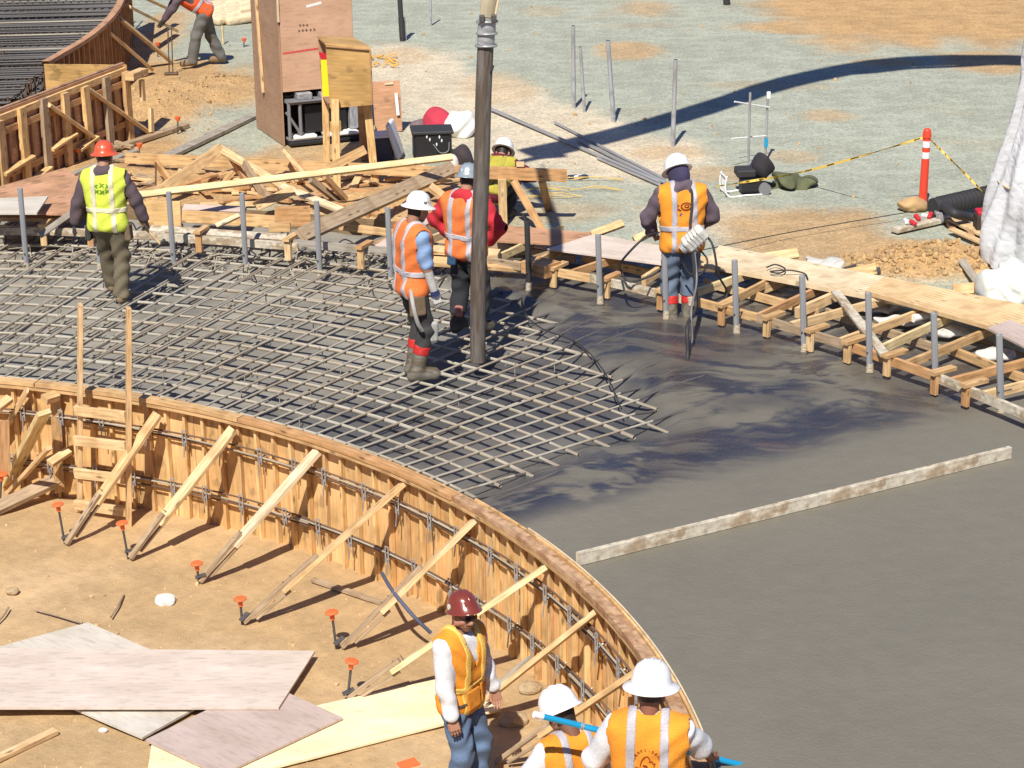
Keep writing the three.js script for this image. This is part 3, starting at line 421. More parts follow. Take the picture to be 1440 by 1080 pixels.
// ---------- outer edge: hung beam, pipes, joists ----------
{
  const R = 13.42, t = thing('edge_form', 'curved line of hung timber beams, joists and blocks along the outer edge', 'formwork');
  const ends = [27, 33.4, 38.5, 43.2, 47.3, 52.6, 57, 61.6, 68.8, 76.2, 83, 90.4, 97.6, 105]; const ms = ['splat', 'fir', 'old', 'pineB', 'splat', 'pine', 'old', 'grey', 'splat', 'splat', 'splat', 'splat', 'splat'];
  for (let i = 0; i < ends.length - 1; i++) { const RB = i > 7 ? 13.14 : i === 7 ? 13.3 : R, y = (i > 7 ? 0.125 : 0.155) + rr(-0.006, 0.006), a = polar(RB + 0.02 * (i % 2), ends[i] - 0.25, y), b = polar((i === 7 ? 13.14 : RB) + 0.02 * (i % 2), ends[i + 1] + 0.25, y + rr(-0.01, 0.01)), mid = polar(1, (ends[i] + ends[i + 1]) / 2).sub(polar(0, 0)); plank('beam', a, b, 0.092, 0.042, M[ms[i]], t, mid.setY(0)); }
  // blocks that hang in front of the beam, ends cut square
  const blk = [[1072, 470], [1143, 485], [1192, 503], [1252, 521], [1322, 545], [1376, 560], [905, 438], [905 + 105, 452], [838, 418], [762, 404], [263, 356], [387, 366], [490, 376], [110, 350], [45, 348]];
  for (const [x, y] of blk) { const p = polar(x < 600 ? 13.08 : 13.36, toPolar(G(x, y, 0.06))[1], 0); const rad = polar(1, toPolar(p)[1]).sub(polar(0, 0)).setY(0); plank('hanger_block', p.clone().setY(0.005 + rr(0, 0.02) - (x < 600 ? 0.04 : 0)), p.clone().setY(0.195), 0.075, 0.04, [M.pineC, M.pine, M.fir][(x | 0) % 3], t, rad); const q = p.clone().addScaledVector(rad, 0.10); plank('hanger_block', p.clone().addScaledVector(rad, -0.05).setY(0.222), q.addScaledVector(rad, 0.14).setY(0.226), 0.085, 0.038, M[['pine', 'fir', 'pineB'][(y | 0) % 3]], t); }
  // joists run outwards from the beam to the planks
  for (let a = 28.5, k = 0; a < 66; a += 2.15, k++) { const q = a + rr(-0.4, 0.4), tw = rr(-1.2, 1.2); if (q > 49.5 && q < 53.5) continue; const p0 = polar(R + 0.03, q, 0.13 + rr(0, 0.05)), p1 = polar(rr(14.75, 15.05), q + tw, 0.17 + rr(-0.03, 0.02)); plank('joist', p0, p1, 0.09, 0.04, M[['pine', 'pineC', 'fir', 'pineB', 'fresh'][k % 5]], t, V(-(p1.z - p0.z), 0, p1.x - p0.x)); }
  for (let a = 30, k = 0; a < 64; a += 6.5, k++) { const p0 = polar(14.25, a, 0.06), p1 = polar(14.3, a + 6.2, 0.07); plank('ledger', p0, p1, 0.09, 0.04, M[['pineB', 'old', 'pine'][k % 3]], t, polar(1, a).sub(polar(0, 0)).setY(0)); }
  // diagonal grey board tying the walkway to the beam
  plank('tie_board', G(1175, 410, 0.26), G(1245, 500, 0.21), 0.10, 0.03, M.splat, t);
  for (const [a, b] of [[[1075, 405], [1120, 388]], [[1120, 440], [1178, 415]], [[905, 395], [940, 372]]]) plank('packer', G(a[0], a[1], 0.12), G(b[0], b[1], 0.16), 0.11, 0.05, M.pineC, t, V(0.3, 0, 1));
  settle(t, polar(R, 60, 0));
}
{
  const lab = ['at the left edge of the frame', 'behind the lime-vest worker', 'just right of the lime-vest worker', 'second right of the lime vest', 'third right of the lime vest', 'just left of the blue-sleeved worker', 'behind the black hose of the pump', 'standing alone left of the vibrator worker', 'beside the boots of the vibrator worker', 'just right of the vibrator worker', 'left of the sloping grey tie board', 'touching the sloping grey tie board', 'second from the right edge', 'nearest the right edge of the frame'];
  const P = [[28, 265, 38, 378], [133, 268, 141, 378], [237, 270, 245, 378], [340, 272, 346, 380], [445, 283, 450, 388], [545, 292, 550, 398], [741, 312, 744, 406], [841, 330, 844, 425], [934, 352, 937, 446], [1033, 366, 1036, 466], [1128, 388, 1131, 492], [1221, 412, 1223, 521], [1313, 440, 1316, 548], [1405, 471, 1408, 578]];
  P.forEach(([tx, ty, bx, by], i) => {
    const left = bx < 600, b = G(bx, by, left ? -0.12 : 0), tp = up(b, tx, ty), t = thing('pipe_stake', `grey steel pipe standing in the outer edge form, ${lab[i]}`, 'pipe', null, 0, 'pipes along the outer edge');
    const d = tp.clone().sub(b).normalize(), ht = b.distanceTo(tp); const r = 0.031, g = new THREE.LatheGeometry([[0, -0.12], [r, -0.12], [r, ht], [r - 0.004, ht + 0.003], [r - 0.006, ht], [r - 0.006, ht - 0.1], [0, ht - 0.1]].map(([x, y]) => new THREE.Vector2(x, y)), 16); g.applyQuaternion(new THREE.Quaternion().setFromUnitVectors(V(0, 1, 0), d)); g.translate(b.x, b.y, b.z);
    mesh('tube', g, i === 6 ? M.rubber : M.steel, t);
    const rad = b.clone().sub(polar(0, 0)).setY(0).normalize(); mesh('clamp_bolt', rodGeo(b.clone().add(V(0.0, 0.19, 0)).addScaledVector(rad, -0.05), b.clone().add(V(0, 0.19, 0)).addScaledVector(rad, 0.11), 0.008, 6), M.rebarBlack, t); mesh('cement_foot', moved(new THREE.CylinderGeometry(0.034, 0.040, 0.09, 12), b.x, b.y + 0.03, b.z), M.splat, t);
    settle(t, b);
  });
}
// ---------- walking planks on the right ----------
{
  const Q = [['walk_plank', 'wide tan plank walkway right of the vibrator worker', [[990, 377], [1296, 436], [1268, 399], [1012, 350]], 0.21, 'pale', 0.045], ['walk_plank', 'tan plank with a dark streak leading to the right edge', [[1216, 414], [1452, 482], [1452, 436], [1243, 394]], 0.257, 'pineC', 0.04], ['plywood_scrap', 'pinkish plywood sheet at the right edge on the walkway', [[1388, 464], [1460, 500], [1460, 470], [1420, 452]], 0.30, 'plyPink', 0.02],
    ['plywood_scrap', 'reddish plywood sheet behind the hose, left of the grey one', [[695, 341], [815, 347], [838, 330], [700, 318]], 0.20, 'plyRed', 0.02], ['plywood_scrap', 'pale grey plywood sheet bridging the joists left of the vibrator worker', [[770, 352], [935, 374], [940, 350], [836, 331]], 0.225, 'plyPinkB', 0.02], ['plywood_scrap', 'narrow tan plank behind the legs of the vibrator worker', [[930, 382], [1010, 376], [1018, 362], [935, 368]], 0.2, 'pineC', 0.03]];
  for (const [n, lab, pts, y, m, th] of Q) { const w = pts.map(([x, z]) => G(x, z, y)); const c = w.reduce((s, p) => s.add(p), V(0, 0, 0)).divideScalar(4); const g = sheetGeo(w, th); g.translate(-c.x, -c.y, -c.z); const me = mesh(n, g, M[m]); me.position.copy(c); tag(me, lab, n === 'walk_plank' ? 'plank' : 'plywood sheet'); }
}
// ---------- sheets and debris on the sand, lower left ----------
{
  const Q = [['grey plywood sheet lying lowest, its corner pointing up the frame', [[-60, 928], [200, 1040], [330, 968], [124, 878]], LOW + 0.035, 'plyGrey'], ['large pale plywood sheet on top of the stack at the lower left', [[-40, 998], [392, 998], [443, 918], [-30, 914]], LOW + 0.085, 'plyPinkB'], ['pinkish grey plywood sheet lower right of the pale one', [[205, 1043], [310, 1092], [482, 1012], [372, 962]], LOW + 0.06, 'plyPink'], ['bright yellow plywood sheet behind the nearest worker', [[205, 1104], [330, 1096], [705, 1000], [618, 957], [214, 1046]], LOW + 0.03, 'plyYellow']];
  for (const [lab, pts, y, m] of Q) { const w = pts.map(([x, z]) => G(x, z, y)); const c = w.reduce((s, p) => s.add(p), V(0, 0, 0)).divideScalar(w.length); const g = sheetGeo(w, 0.019); g.translate(-c.x, -c.y, -c.z); const me = mesh('plywood_sheet', g, M[m]); me.position.copy(c); tag(me, lab, 'plywood sheet', 'plywood sheets on the sand'); }
  tag(plank('timber_offcut', G(-14, 1072, LOW + 0.03), G(78, 1028, LOW + 0.03), 0.07, 0.04, M.pineC), 'short tan offcut lying at the bottom left corner', 'timber');
  for (const [a, b, lab] of [[[50, 858], [116, 876], 'thin dark stick lying just above the grey sheet'], [[174, 836], [156, 868], 'thin bare twig left of the white rock'], [[-4, 876], [12, 854], 'dark stick at the left edge of the sand']]) { const p = G(...a, LOW + 0.02), q = G(...b, LOW + 0.03); tag(mesh('stick', tubeGeo([p, p.clone().lerp(q, 0.5).add(V(0.01, 0.004, 0.01)), q], 0.009, 8, 5), M.old), lab, 'stick'); }
  const rock = (px, py, s, lab, m) => { const g = new THREE.IcosahedronGeometry(1, 3), p = g.attributes.position; for (let k = 0; k < p.count; k++) { const v = V(p.getX(k), p.getY(k), p.getZ(k)); v.multiplyScalar(0.7 + 0.45 * vnoise(v.x * 1.7 + px, v.y * 1.7 + v.z * 2.1, 4) + 0.15 * vnoise(v.x * 5 + 3, v.y * 5 + v.z * 5, 5)); p.setXYZ(k, v.x * s * 1.25, v.y * s * 0.7, v.z * s); } g.computeVertexNormals(); const c = G(px, py, LOW + s * 0.3), o = mesh('rock', g, m); o.position.copy(c); tag(o, lab, 'rock'); };
  std('chalk', [0.80, 0.77, 0.70], { map: T_grit, roughness: 0.9 }); std('tanrock', [0.52, 0.38, 0.22], { map: T_grit, roughness: 0.95 });
  rock(233, 844, 0.075, 'white lump of rock lying on the open sand', M.chalk); rock(17, 831, 0.05, 'tan stone at the left edge of the sand', M.tanrock); rock(145, 1027, 0.028, 'small pale stone in the shade of the plywood stack', M.chalk); rock(745, 968, 0.08, 'tan clod by the form behind the nearest worker', M.tanrock); rock(722, 1012, 0.09, 'low brown clod right of the nearest worker', M.tanrock);
  // dark strap hanging across the fifth brace
  { const pts = [G(537, 806, -0.8), G(556, 836, -0.72), G(583, 868, -0.85), G(606, 890, -1.0)]; tag(mesh('strap', tubeGeo(pts, 0.016, 20, 6), std('strapBlue', [0.09, 0.10, 0.16])), 'dark blue hose hanging from the form across the fifth brace', 'hose'); }
  tag(plank('kicker_board', G(440, 815, LOW + 0.04), G(545, 850, LOW + 0.04), 0.06, 0.03, M.old), 'weathered strip lying along the foot of the form', 'timber');
}

// ======================= people =======================
// distance fields of tapered capsules, meshed with surface nets
function capsules(list, k = 0.03) {
  const n = list.length, A = new Float64Array(n * 9);
  list.forEach(([a, ra, b, rb], i) => { const d = [b[0] - a[0], b[1] - a[1], b[2] - a[2]]; A.set([a[0], a[1], a[2], d[0], d[1], d[2], ra, rb - ra, 1 / Math.max(1e-9, d[0] * d[0] + d[1] * d[1] + d[2] * d[2])], i * 9); });
  return (x, y, z) => {
    let r = 1e3;
    for (let i = 0; i < n; i++) {
      const o = i * 9, px = x - A[o], py = y - A[o + 1], pz = z - A[o + 2]; let t = (px * A[o + 3] + py * A[o + 4] + pz * A[o + 5]) * A[o + 8]; t = t < 0 ? 0 : t > 1 ? 1 : t;
      const qx = px - t * A[o + 3], qy = py - t * A[o + 4], qz = pz - t * A[o + 5], d = Math.sqrt(qx * qx + qy * qy + qz * qz) - A[o + 6] - t * A[o + 7];
      const h = k - Math.abs(d - r); r = Math.min(d, r) - (h > 0 ? h * h * 0.25 / k : 0);
    }
    return r;
  };
}
function nets(f, lo, hi, cell, colour) {
  const nx = Math.ceil((hi[0] - lo[0]) / cell) + 1, ny = Math.ceil((hi[1] - lo[1]) / cell) + 1, nz = Math.ceil((hi[2] - lo[2]) / cell) + 1;
  const F = new Float32Array(nx * ny * nz), id = (i, j, k) => (k * ny + j) * nx + i;
  for (let k = 0; k < nz; k++) for (let j = 0; j < ny; j++) for (let i = 0; i < nx; i++) F[id(i, j, k)] = f(lo[0] + i * cell, lo[1] + j * cell, lo[2] + k * cell);
  const V_ = new Int32Array(nx * ny * nz).fill(-1), P = [], C = [], U = [], I = [];
  const E = [[0, 1], [0, 2], [0, 4], [1, 3], [1, 5], [2, 3], [2, 6], [3, 7], [4, 5], [4, 6], [5, 7], [6, 7]];
  for (let k = 0; k < nz - 1; k++) for (let j = 0; j < ny - 1; j++) for (let i = 0; i < nx - 1; i++) {
    const v = []; let m = 0; for (let c = 0; c < 8; c++) { const q = F[id(i + (c & 1), j + ((c >> 1) & 1), k + (c >> 2))]; v.push(q); if (q < 0) m |= 1 << c; }
    if (m === 0 || m === 255) continue;
    let x = 0, y = 0, z = 0, n = 0;
    for (const [a, b] of E) if ((v[a] < 0) !== (v[b] < 0)) { const t = v[a] / (v[a] - v[b]); x += lerp(a & 1, b & 1, t); y += lerp((a >> 1) & 1, (b >> 1) & 1, t); z += lerp(a >> 2, b >> 2, t); n++; }
    V_[id(i, j, k)] = P.length / 3; x = lo[0] + (i + x / n) * cell; y = lo[1] + (j + y / n) * cell; z = lo[2] + (k + z / n) * cell; P.push(x, y, z); U.push((x + z * 0.6) * 2, y * 2); if (colour) C.push(...colour(x, y, z));
  }
  const quad = (a, b, c, d, flip) => { if (a < 0 || b < 0 || c < 0 || d < 0) return; flip ? I.push(a, c, b, a, d, c) : I.push(a, b, c, a, c, d); };
  for (let k = 1; k < nz - 1; k++) for (let j = 1; j < ny - 1; j++) for (let i = 1; i < nx - 1; i++) {
    const s = F[id(i, j, k)] < 0;
    if (s !== F[id(i + 1, j, k)] < 0) quad(V_[id(i, j - 1, k - 1)], V_[id(i, j, k - 1)], V_[id(i, j, k)], V_[id(i, j - 1, k)], !s);
    if (s !== F[id(i, j + 1, k)] < 0) quad(V_[id(i - 1, j, k - 1)], V_[id(i - 1, j, k)], V_[id(i, j, k)], V_[id(i, j, k - 1)], !s);
    if (s !== F[id(i, j, k + 1)] < 0) quad(V_[id(i - 1, j - 1, k)], V_[id(i, j - 1, k)], V_[id(i, j, k)], V_[id(i - 1, j, k)], !s);
  }
  const g = new THREE.BufferGeometry(); g.setAttribute('position', new THREE.Float32BufferAttribute(P, 3)); g.setAttribute('uv', new THREE.Float32BufferAttribute(U, 2)); if (colour) g.setAttribute('color', new THREE.Float32BufferAttribute(C, 3)); g.setIndex(I); g.computeVertexNormals(); return g;
}
const elli = (x, y, z, c, r) => { const a = (x - c[0]) / r[0], b = (y - c[1]) / r[1], d = (z - c[2]) / r[2], k = Math.hypot(a, b, d); return (k - 1) * Math.min(...r) * 1.05; };
const smin = (a, b, k) => { const h = Math.max(0, k - Math.abs(a - b)) / k; return Math.min(a, b) - h * h * k * 0.25; };
const folds = (x, y, z, s) => Math.sin(y * 41 + 3.1 * Math.sin(x * 13 + s) + 2.4 * Math.sin(z * 11 - s)) * (0.5 + 0.5 * Math.sin(x * 9 + y * 5 + s)) + 0.6 * Math.sin(x * 31 + y * 17 + s * 2 + 2 * Math.sin(y * 12));

// head: origin at the joint of skull and neck, looking along +z
const SKIN = [0.42, 0.22, 0.14];
function headGeo(o = {}) {
  const skin = o.skin || SKIN, hair = o.hair || [0.02, 0.014, 0.01];
  const bony = capsules([[[0, -0.10, 0.045], 0.030, [0, -0.095, 0.055], 0.026], [[0, -0.005, 0.088], 0.011, [0, -0.038, 0.108], 0.015], [[-0.012, -0.045, 0.094], 0.010, [0.012, -0.045, 0.094], 0.010], [[-0.036, 0.024, 0.078], 0.013, [0.036, 0.024, 0.078], 0.013], [[-0.022, -0.068, 0.082], 0.010, [0.022, -0.068, 0.082], 0.010], [[-0.045, -0.03, 0.06], 0.024, [-0.055, -0.05, 0.01], 0.03], [[0.045, -0.03, 0.06], 0.024, [0.055, -0.05, 0.01], 0.03], [[0, -0.02, -0.04], 0.06, [0, -0.19, -0.055], 0.055]], 0.02);
  const f = (x, y, z) => {
    let d = smin(elli(x, y, z, [0, 0.03, -0.012], [0.077, 0.098, 0.097]), elli(x, y, z, [0, -0.045, 0.025], [0.060, 0.075, 0.066]), 0.03);
    d = smin(d, bony(x, y, z), 0.014);
    for (const s of [-1, 1]) { d = Math.max(d, -elli(x, y, z, [s * 0.032, 0.001, 0.098], [0.017, 0.011, 0.014])); d = smin(d, elli(x, y, z, [s * 0.031, 0.001, 0.079], [0.012, 0.012, 0.012]), 0.003); d = smin(d, Math.max(elli(x, y, z, [s * 0.080, -0.008, -0.005], [0.012, 0.033, 0.020]), -elli(x, y, z, [s * 0.092, -0.006, 0.0], [0.008, 0.02, 0.011])), 0.006); }
    return d;
  };
  return nets(f, [-0.11, -0.18, -0.13], [0.11, 0.145, 0.14], 0.0046, (x, y, z) => {
    if (y > 0.045 || (z < -0.02 && y > -0.06 - z * 0.2 && Math.abs(x) < 0.074)) return hair;
    if (Math.abs(Math.abs(x) - 0.031) < 0.013 && Math.abs(y - 0.001) < 0.007 && z > 0.082) return Math.hypot(Math.abs(x) - 0.031, y - 0.001) < 0.006 ? [0.03, 0.02, 0.015] : [0.7, 0.66, 0.6];
    if (z > 0.07 && y > 0.020 && y < 0.032 && Math.abs(x) > 0.012 && Math.abs(x) < 0.052) return hair;
    if (o.moustache && z > 0.07 && y < -0.050 && y > -0.064 && Math.abs(x) < 0.034) return [0.05, 0.035, 0.03];
    if (z > 0.075 && y < -0.062 && y > -0.076 && Math.abs(x) < 0.024) return [skin[0] * 0.85, skin[1] * 0.6, skin[2] * 0.6];
    if (o.stubble && y < -0.06 && z > 0) return skin.map((v) => v * 0.72);
    return skin;
  });
}
// hand: wrist at the origin, fingers towards -y, palm facing +z, thumb on +x
function handGeo(curl, skin) {
  const L = [], fin = [[-0.029, 0.058, 0.0072], [-0.010, 0.073, 0.0082], [0.010, 0.079, 0.0085], [0.029, 0.070, 0.0082]];
  fin.forEach(([x, len, r], i) => {
    L.push([[x * 0.75, -0.012, 0], 0.0145, [x, -0.088, 0.002], 0.0125]);
    let p = [x, -0.090 + Math.abs(x - 0.008) * 0.15, 0.002], a = curl[0] + i * 0.04; const seg = [0.47, 0.30, 0.23];
    for (let k = 0; k < 3; k++) { const l = len * seg[k], q = [p[0] + x * 0.05, p[1] - Math.cos(a) * l, p[2] + Math.sin(a) * l]; L.push([p, r * (1 - k * 0.1), q, r * (0.93 - k * 0.1)]); p = q; a += curl[1]; }
  });
  const t = curl[2]; L.push([[0.020, -0.020, 0.004], 0.015, [0.040, -0.052, 0.012 + t * 0.012], 0.0115], [[0.040, -0.052, 0.012 + t * 0.012], 0.0105, [0.046 - t * 0.014, -0.082, 0.018 + t * 0.028], 0.0095], [[0.046 - t * 0.014, -0.082, 0.018 + t * 0.028], 0.0095, [0.046 - t * 0.034, -0.106, 0.022 + t * 0.034], 0.0078]);
  L.push([[0, 0.05, 0], 0.027, [0, -0.01, 0], 0.025]);
  return nets(capsules(L, 0.006), [-0.06, -0.19, -0.03], [0.075, 0.06, 0.11], 0.0038, () => skin);
}
const HANDS = {}; const hand = (kind, skin) => (HANDS[kind + skin] ||= handGeo({ relaxed: [0.28, 0.32, 0.35], grip: [1.15, 1.25, 1.0], open: [0.12, 0.15, 0.1] }[kind], skin));

// torso in its own frame: origin at the pelvis, upright, facing +z, the wearer's left at +x
const TORSO = [[[-0.075, -0.02, 0], 0.105, [0.075, -0.02, 0], 0.105], [[-0.06, 0.14, 0], 0.105, [0.06, 0.14, 0], 0.105], [[-0.075, 0.24, 0.003], 0.112, [0.075, 0.24, 0.003], 0.112], [[-0.085, 0.35, 0.004], 0.118, [0.085, 0.35, 0.004], 0.118], [[-0.10, 0.43, -0.004], 0.10, [0.10, 0.43, -0.004], 0.10], [[-0.06, 0.515, -0.015], 0.052, [-0.175, 0.468, -0.008], 0.062], [[0.06, 0.515, -0.015], 0.052, [0.175, 0.468, -0.008], 0.062]];
const torsoF = capsules(TORSO, 0.06);
const inflate = 0.030;
const vestF = (() => {
  const armR = capsules([[[-0.26, 0.475, 0], 0.085, [-0.225, 0.27, 0.0], 0.055]], 0.01), armL = capsules([[[0.26, 0.475, 0], 0.085, [0.225, 0.27, 0.0], 0.055]], 0.01), neck = capsules([[[0, 0.575, 0.02], 0.082, [0, 0.75, 0.03], 0.085]], 0.01);
  return (x, y, z, v = 1) => { let d = torsoF(x, y, z) - inflate - 0.012 * sst(0.15, -0.12, y) + 0.0055 * folds(x, y, z, 1.3); d = Math.max(d, -0.115 - y + 0.008 * Math.sin(x * 16), -armR(x, y, z), -armL(x, y, z), -neck(x, y, z)); if (v) { const w = (y - 0.27) * 0.30; if (z > 0.03) d = Math.max(d, w - Math.abs(x) > 0 && y > 0.27 ? (w - Math.abs(x)) * 0.8 : d); } return d; };
})();
const VLO = [-0.30, -0.15, -0.22], VHI = [0.30, 0.62, 0.22];
const vestGeo = nets((x, y, z) => vestF(x, y, z, 1), VLO, VHI, 0.0105);
const stripeV = (s) => nets((x, y, z) => Math.max(vestF(x, y, z, 1) - 0.0075, Math.abs(x - s * 0.098 * (1 - 0.1 * y)) - 0.026, -(torsoF(x, y, z) - 0.02)), VLO, VHI, 0.0095);
const STRIPES = [stripeV(-1), stripeV(1)], BELT = nets((x, y, z) => Math.max(vestF(x, y, z, 1) - 0.0085, Math.abs(y - 0.125 - 0.006 * Math.sin(x * 9)) - 0.027, -(torsoF(x, y, z) - 0.02)), VLO, VHI, 0.0095);
function backPatch(w, y0, y1) {
  const P = [], U = [], I = [], n = 22;
  for (let j = 0; j <= n; j++) for (let i = 0; i <= n; i++) { const x = lerp(w / 2, -w / 2, i / n), y = lerp(y0, y1, j / n); let z = -0.3; for (let k = 0; k < 60; k++) { const d = vestF(x, y, z, 1) - 0.006; if (d < 0.0006) break; z += Math.max(d * 0.6, 0.0006); } P.push(x, y, z); U.push(i / n, j / n); }
  for (let j = 0; j < n; j++) for (let i = 0; i < n; i++) { const a = j * (n + 1) + i, b = a + 1, c = a + n + 1, d = c + 1; I.push(a, b, d, a, d, c); }
  const g = new THREE.BufferGeometry(); g.setAttribute('position', new THREE.Float32BufferAttribute(P, 3)); g.setAttribute('uv', new THREE.Float32BufferAttribute(U, 2)); g.setIndex(I); g.computeVertexNormals(); return g;
}
function printMat(draw) { const c = document.createElement('canvas'); c.width = c.height = 512; const x = c.getContext('2d'); x.clearRect(0, 0, 512, 512); draw(x); const t = new THREE.CanvasTexture(c); t.colorSpace = THREE.SRGBColorSpace; return new THREE.MeshStandardMaterial({ map: t, alphaTest: 0.4, roughness: 0.8 }); }
// hard hat: brim plane at y = 0
function hatGeo(full) {
  const pr = full ? [[0.118, -0.012], [0.186, -0.016], [0.190, -0.012], [0.186, -0.007], [0.150, 0.008], [0.136, 0.020], [0.131, 0.05], [0.122, 0.088], [0.100, 0.123], [0.066, 0.146], [0.03, 0.156], [0, 0.158]] : [[0.118, -0.012], [0.157, -0.014], [0.160, -0.010], [0.156, -0.005], [0.138, 0.008], [0.131, 0.05], [0.122, 0.088], [0.100, 0.123], [0.066, 0.146], [0.03, 0.156], [0, 0.158]];
  const g = new THREE.LatheGeometry(pr.map(([x, y]) => new THREE.Vector2(x, y)), 40); const p = g.attributes.position;
  for (let i = 0; i < p.count; i++) { const x = p.getX(i), y = p.getY(i), z = p.getZ(i), r = Math.hypot(x, z); p.setXYZ(i, x * 0.92, y - (r > 0.13 && y < 0.03 ? 0.10 * (r - 0.13) : 0), z * 1.07 + (r > 0.135 && z > 0 && y < 0.03 ? (z / r) * 0.022 * (full ? 0.6 : 1.3) : 0)); }
  g.computeVertexNormals(); return g;
}
const HAT = hatGeo(true), CAP = hatGeo(false);
const RIDGE = [-0.045, 0, 0.045].map((x) => { const pts = []; for (let k = 0; k <= 12; k++) { const t = lerp(0.12, Math.PI - 0.12, k / 12); const rx = Math.sqrt(Math.max(0, 1 - (x / 0.12) ** 2)); pts.push(V(x, 0.035 + Math.sin(t) * 0.122 * rx, Math.cos(t) * 0.134 * rx)); } return tubeGeo(pts, 0.010, 24, 6); });
const fabric = (c, o = {}) => new THREE.MeshStandardMaterial({ color: col(...c), map: T_fabC, bumpMap: T_fab, bumpScale: 0.008, roughness: 0.9, ...o });
const PM = { silver: fabric([0.56, 0.53, 0.57], { roughness: 0.35 }), hiOrange: fabric([0.95, 0.235, 0.055]), hiAmber: fabric([0.98, 0.36, 0.03]), hiLime: fabric([0.78, 0.90, 0.10]), denim: fabric([0.13, 0.20, 0.33]), denimGrey: fabric([0.16, 0.21, 0.29]), dark: fabric([0.035, 0.035, 0.04]), charcoal: fabric([0.06, 0.058, 0.056]), khaki: fabric([0.20, 0.165, 0.105]), greyTr: fabric([0.17, 0.165, 0.15]), white: fabric([0.86, 0.86, 0.88]), plum: fabric([0.12, 0.085, 0.10]), purple: fabric([0.05, 0.042, 0.10]), mauve: fabric([0.15, 0.11, 0.14]), redHood: fabric([0.62, 0.03, 0.045]), blueTee: fabric([0.28, 0.42, 0.68]), hiRed: fabric([0.9, 0.13, 0.03]), bodyskin: new THREE.MeshStandardMaterial({ vertexColors: true, roughness: 0.6 }), boot: fabric([0.13, 0.12, 0.10], { map: T_splat }), bootGrey: fabric([0.24, 0.225, 0.19], { map: T_splat, roughness: 0.6 }), bootRed: fabric([0.72, 0.035, 0.03], { roughness: 0.5 }), bootTan: fabric([0.25, 0.17, 0.10]), glove: fabric([0.72, 0.70, 0.66]), gloveDark: fabric([0.06, 0.05, 0.05]), cuff: fabric([0.03, 0.05, 0.16]), pad: fabric([0.62, 0.60, 0.55]) };

function ik(S, W, l1, l2, pole) { const d = W.clone().sub(S); let L = d.length(); if (L > (l1 + l2) * 0.995) { d.multiplyScalar((l1 + l2) * 0.995 / L); L = d.length(); W = S.clone().add(d); } const a = (l1 * l1 - l2 * l2 + L * L) / (2 * L), h = Math.sqrt(Math.max(0, l1 * l1 - a * a)); const n = d.clone().normalize(), p = pole.clone().addScaledVector(n, -pole.dot(n)).normalize(); return [S.clone().addScaledVector(n, a).addScaledVector(p, h), W]; }
const arr = (v) => [v.x, v.y, v.z];
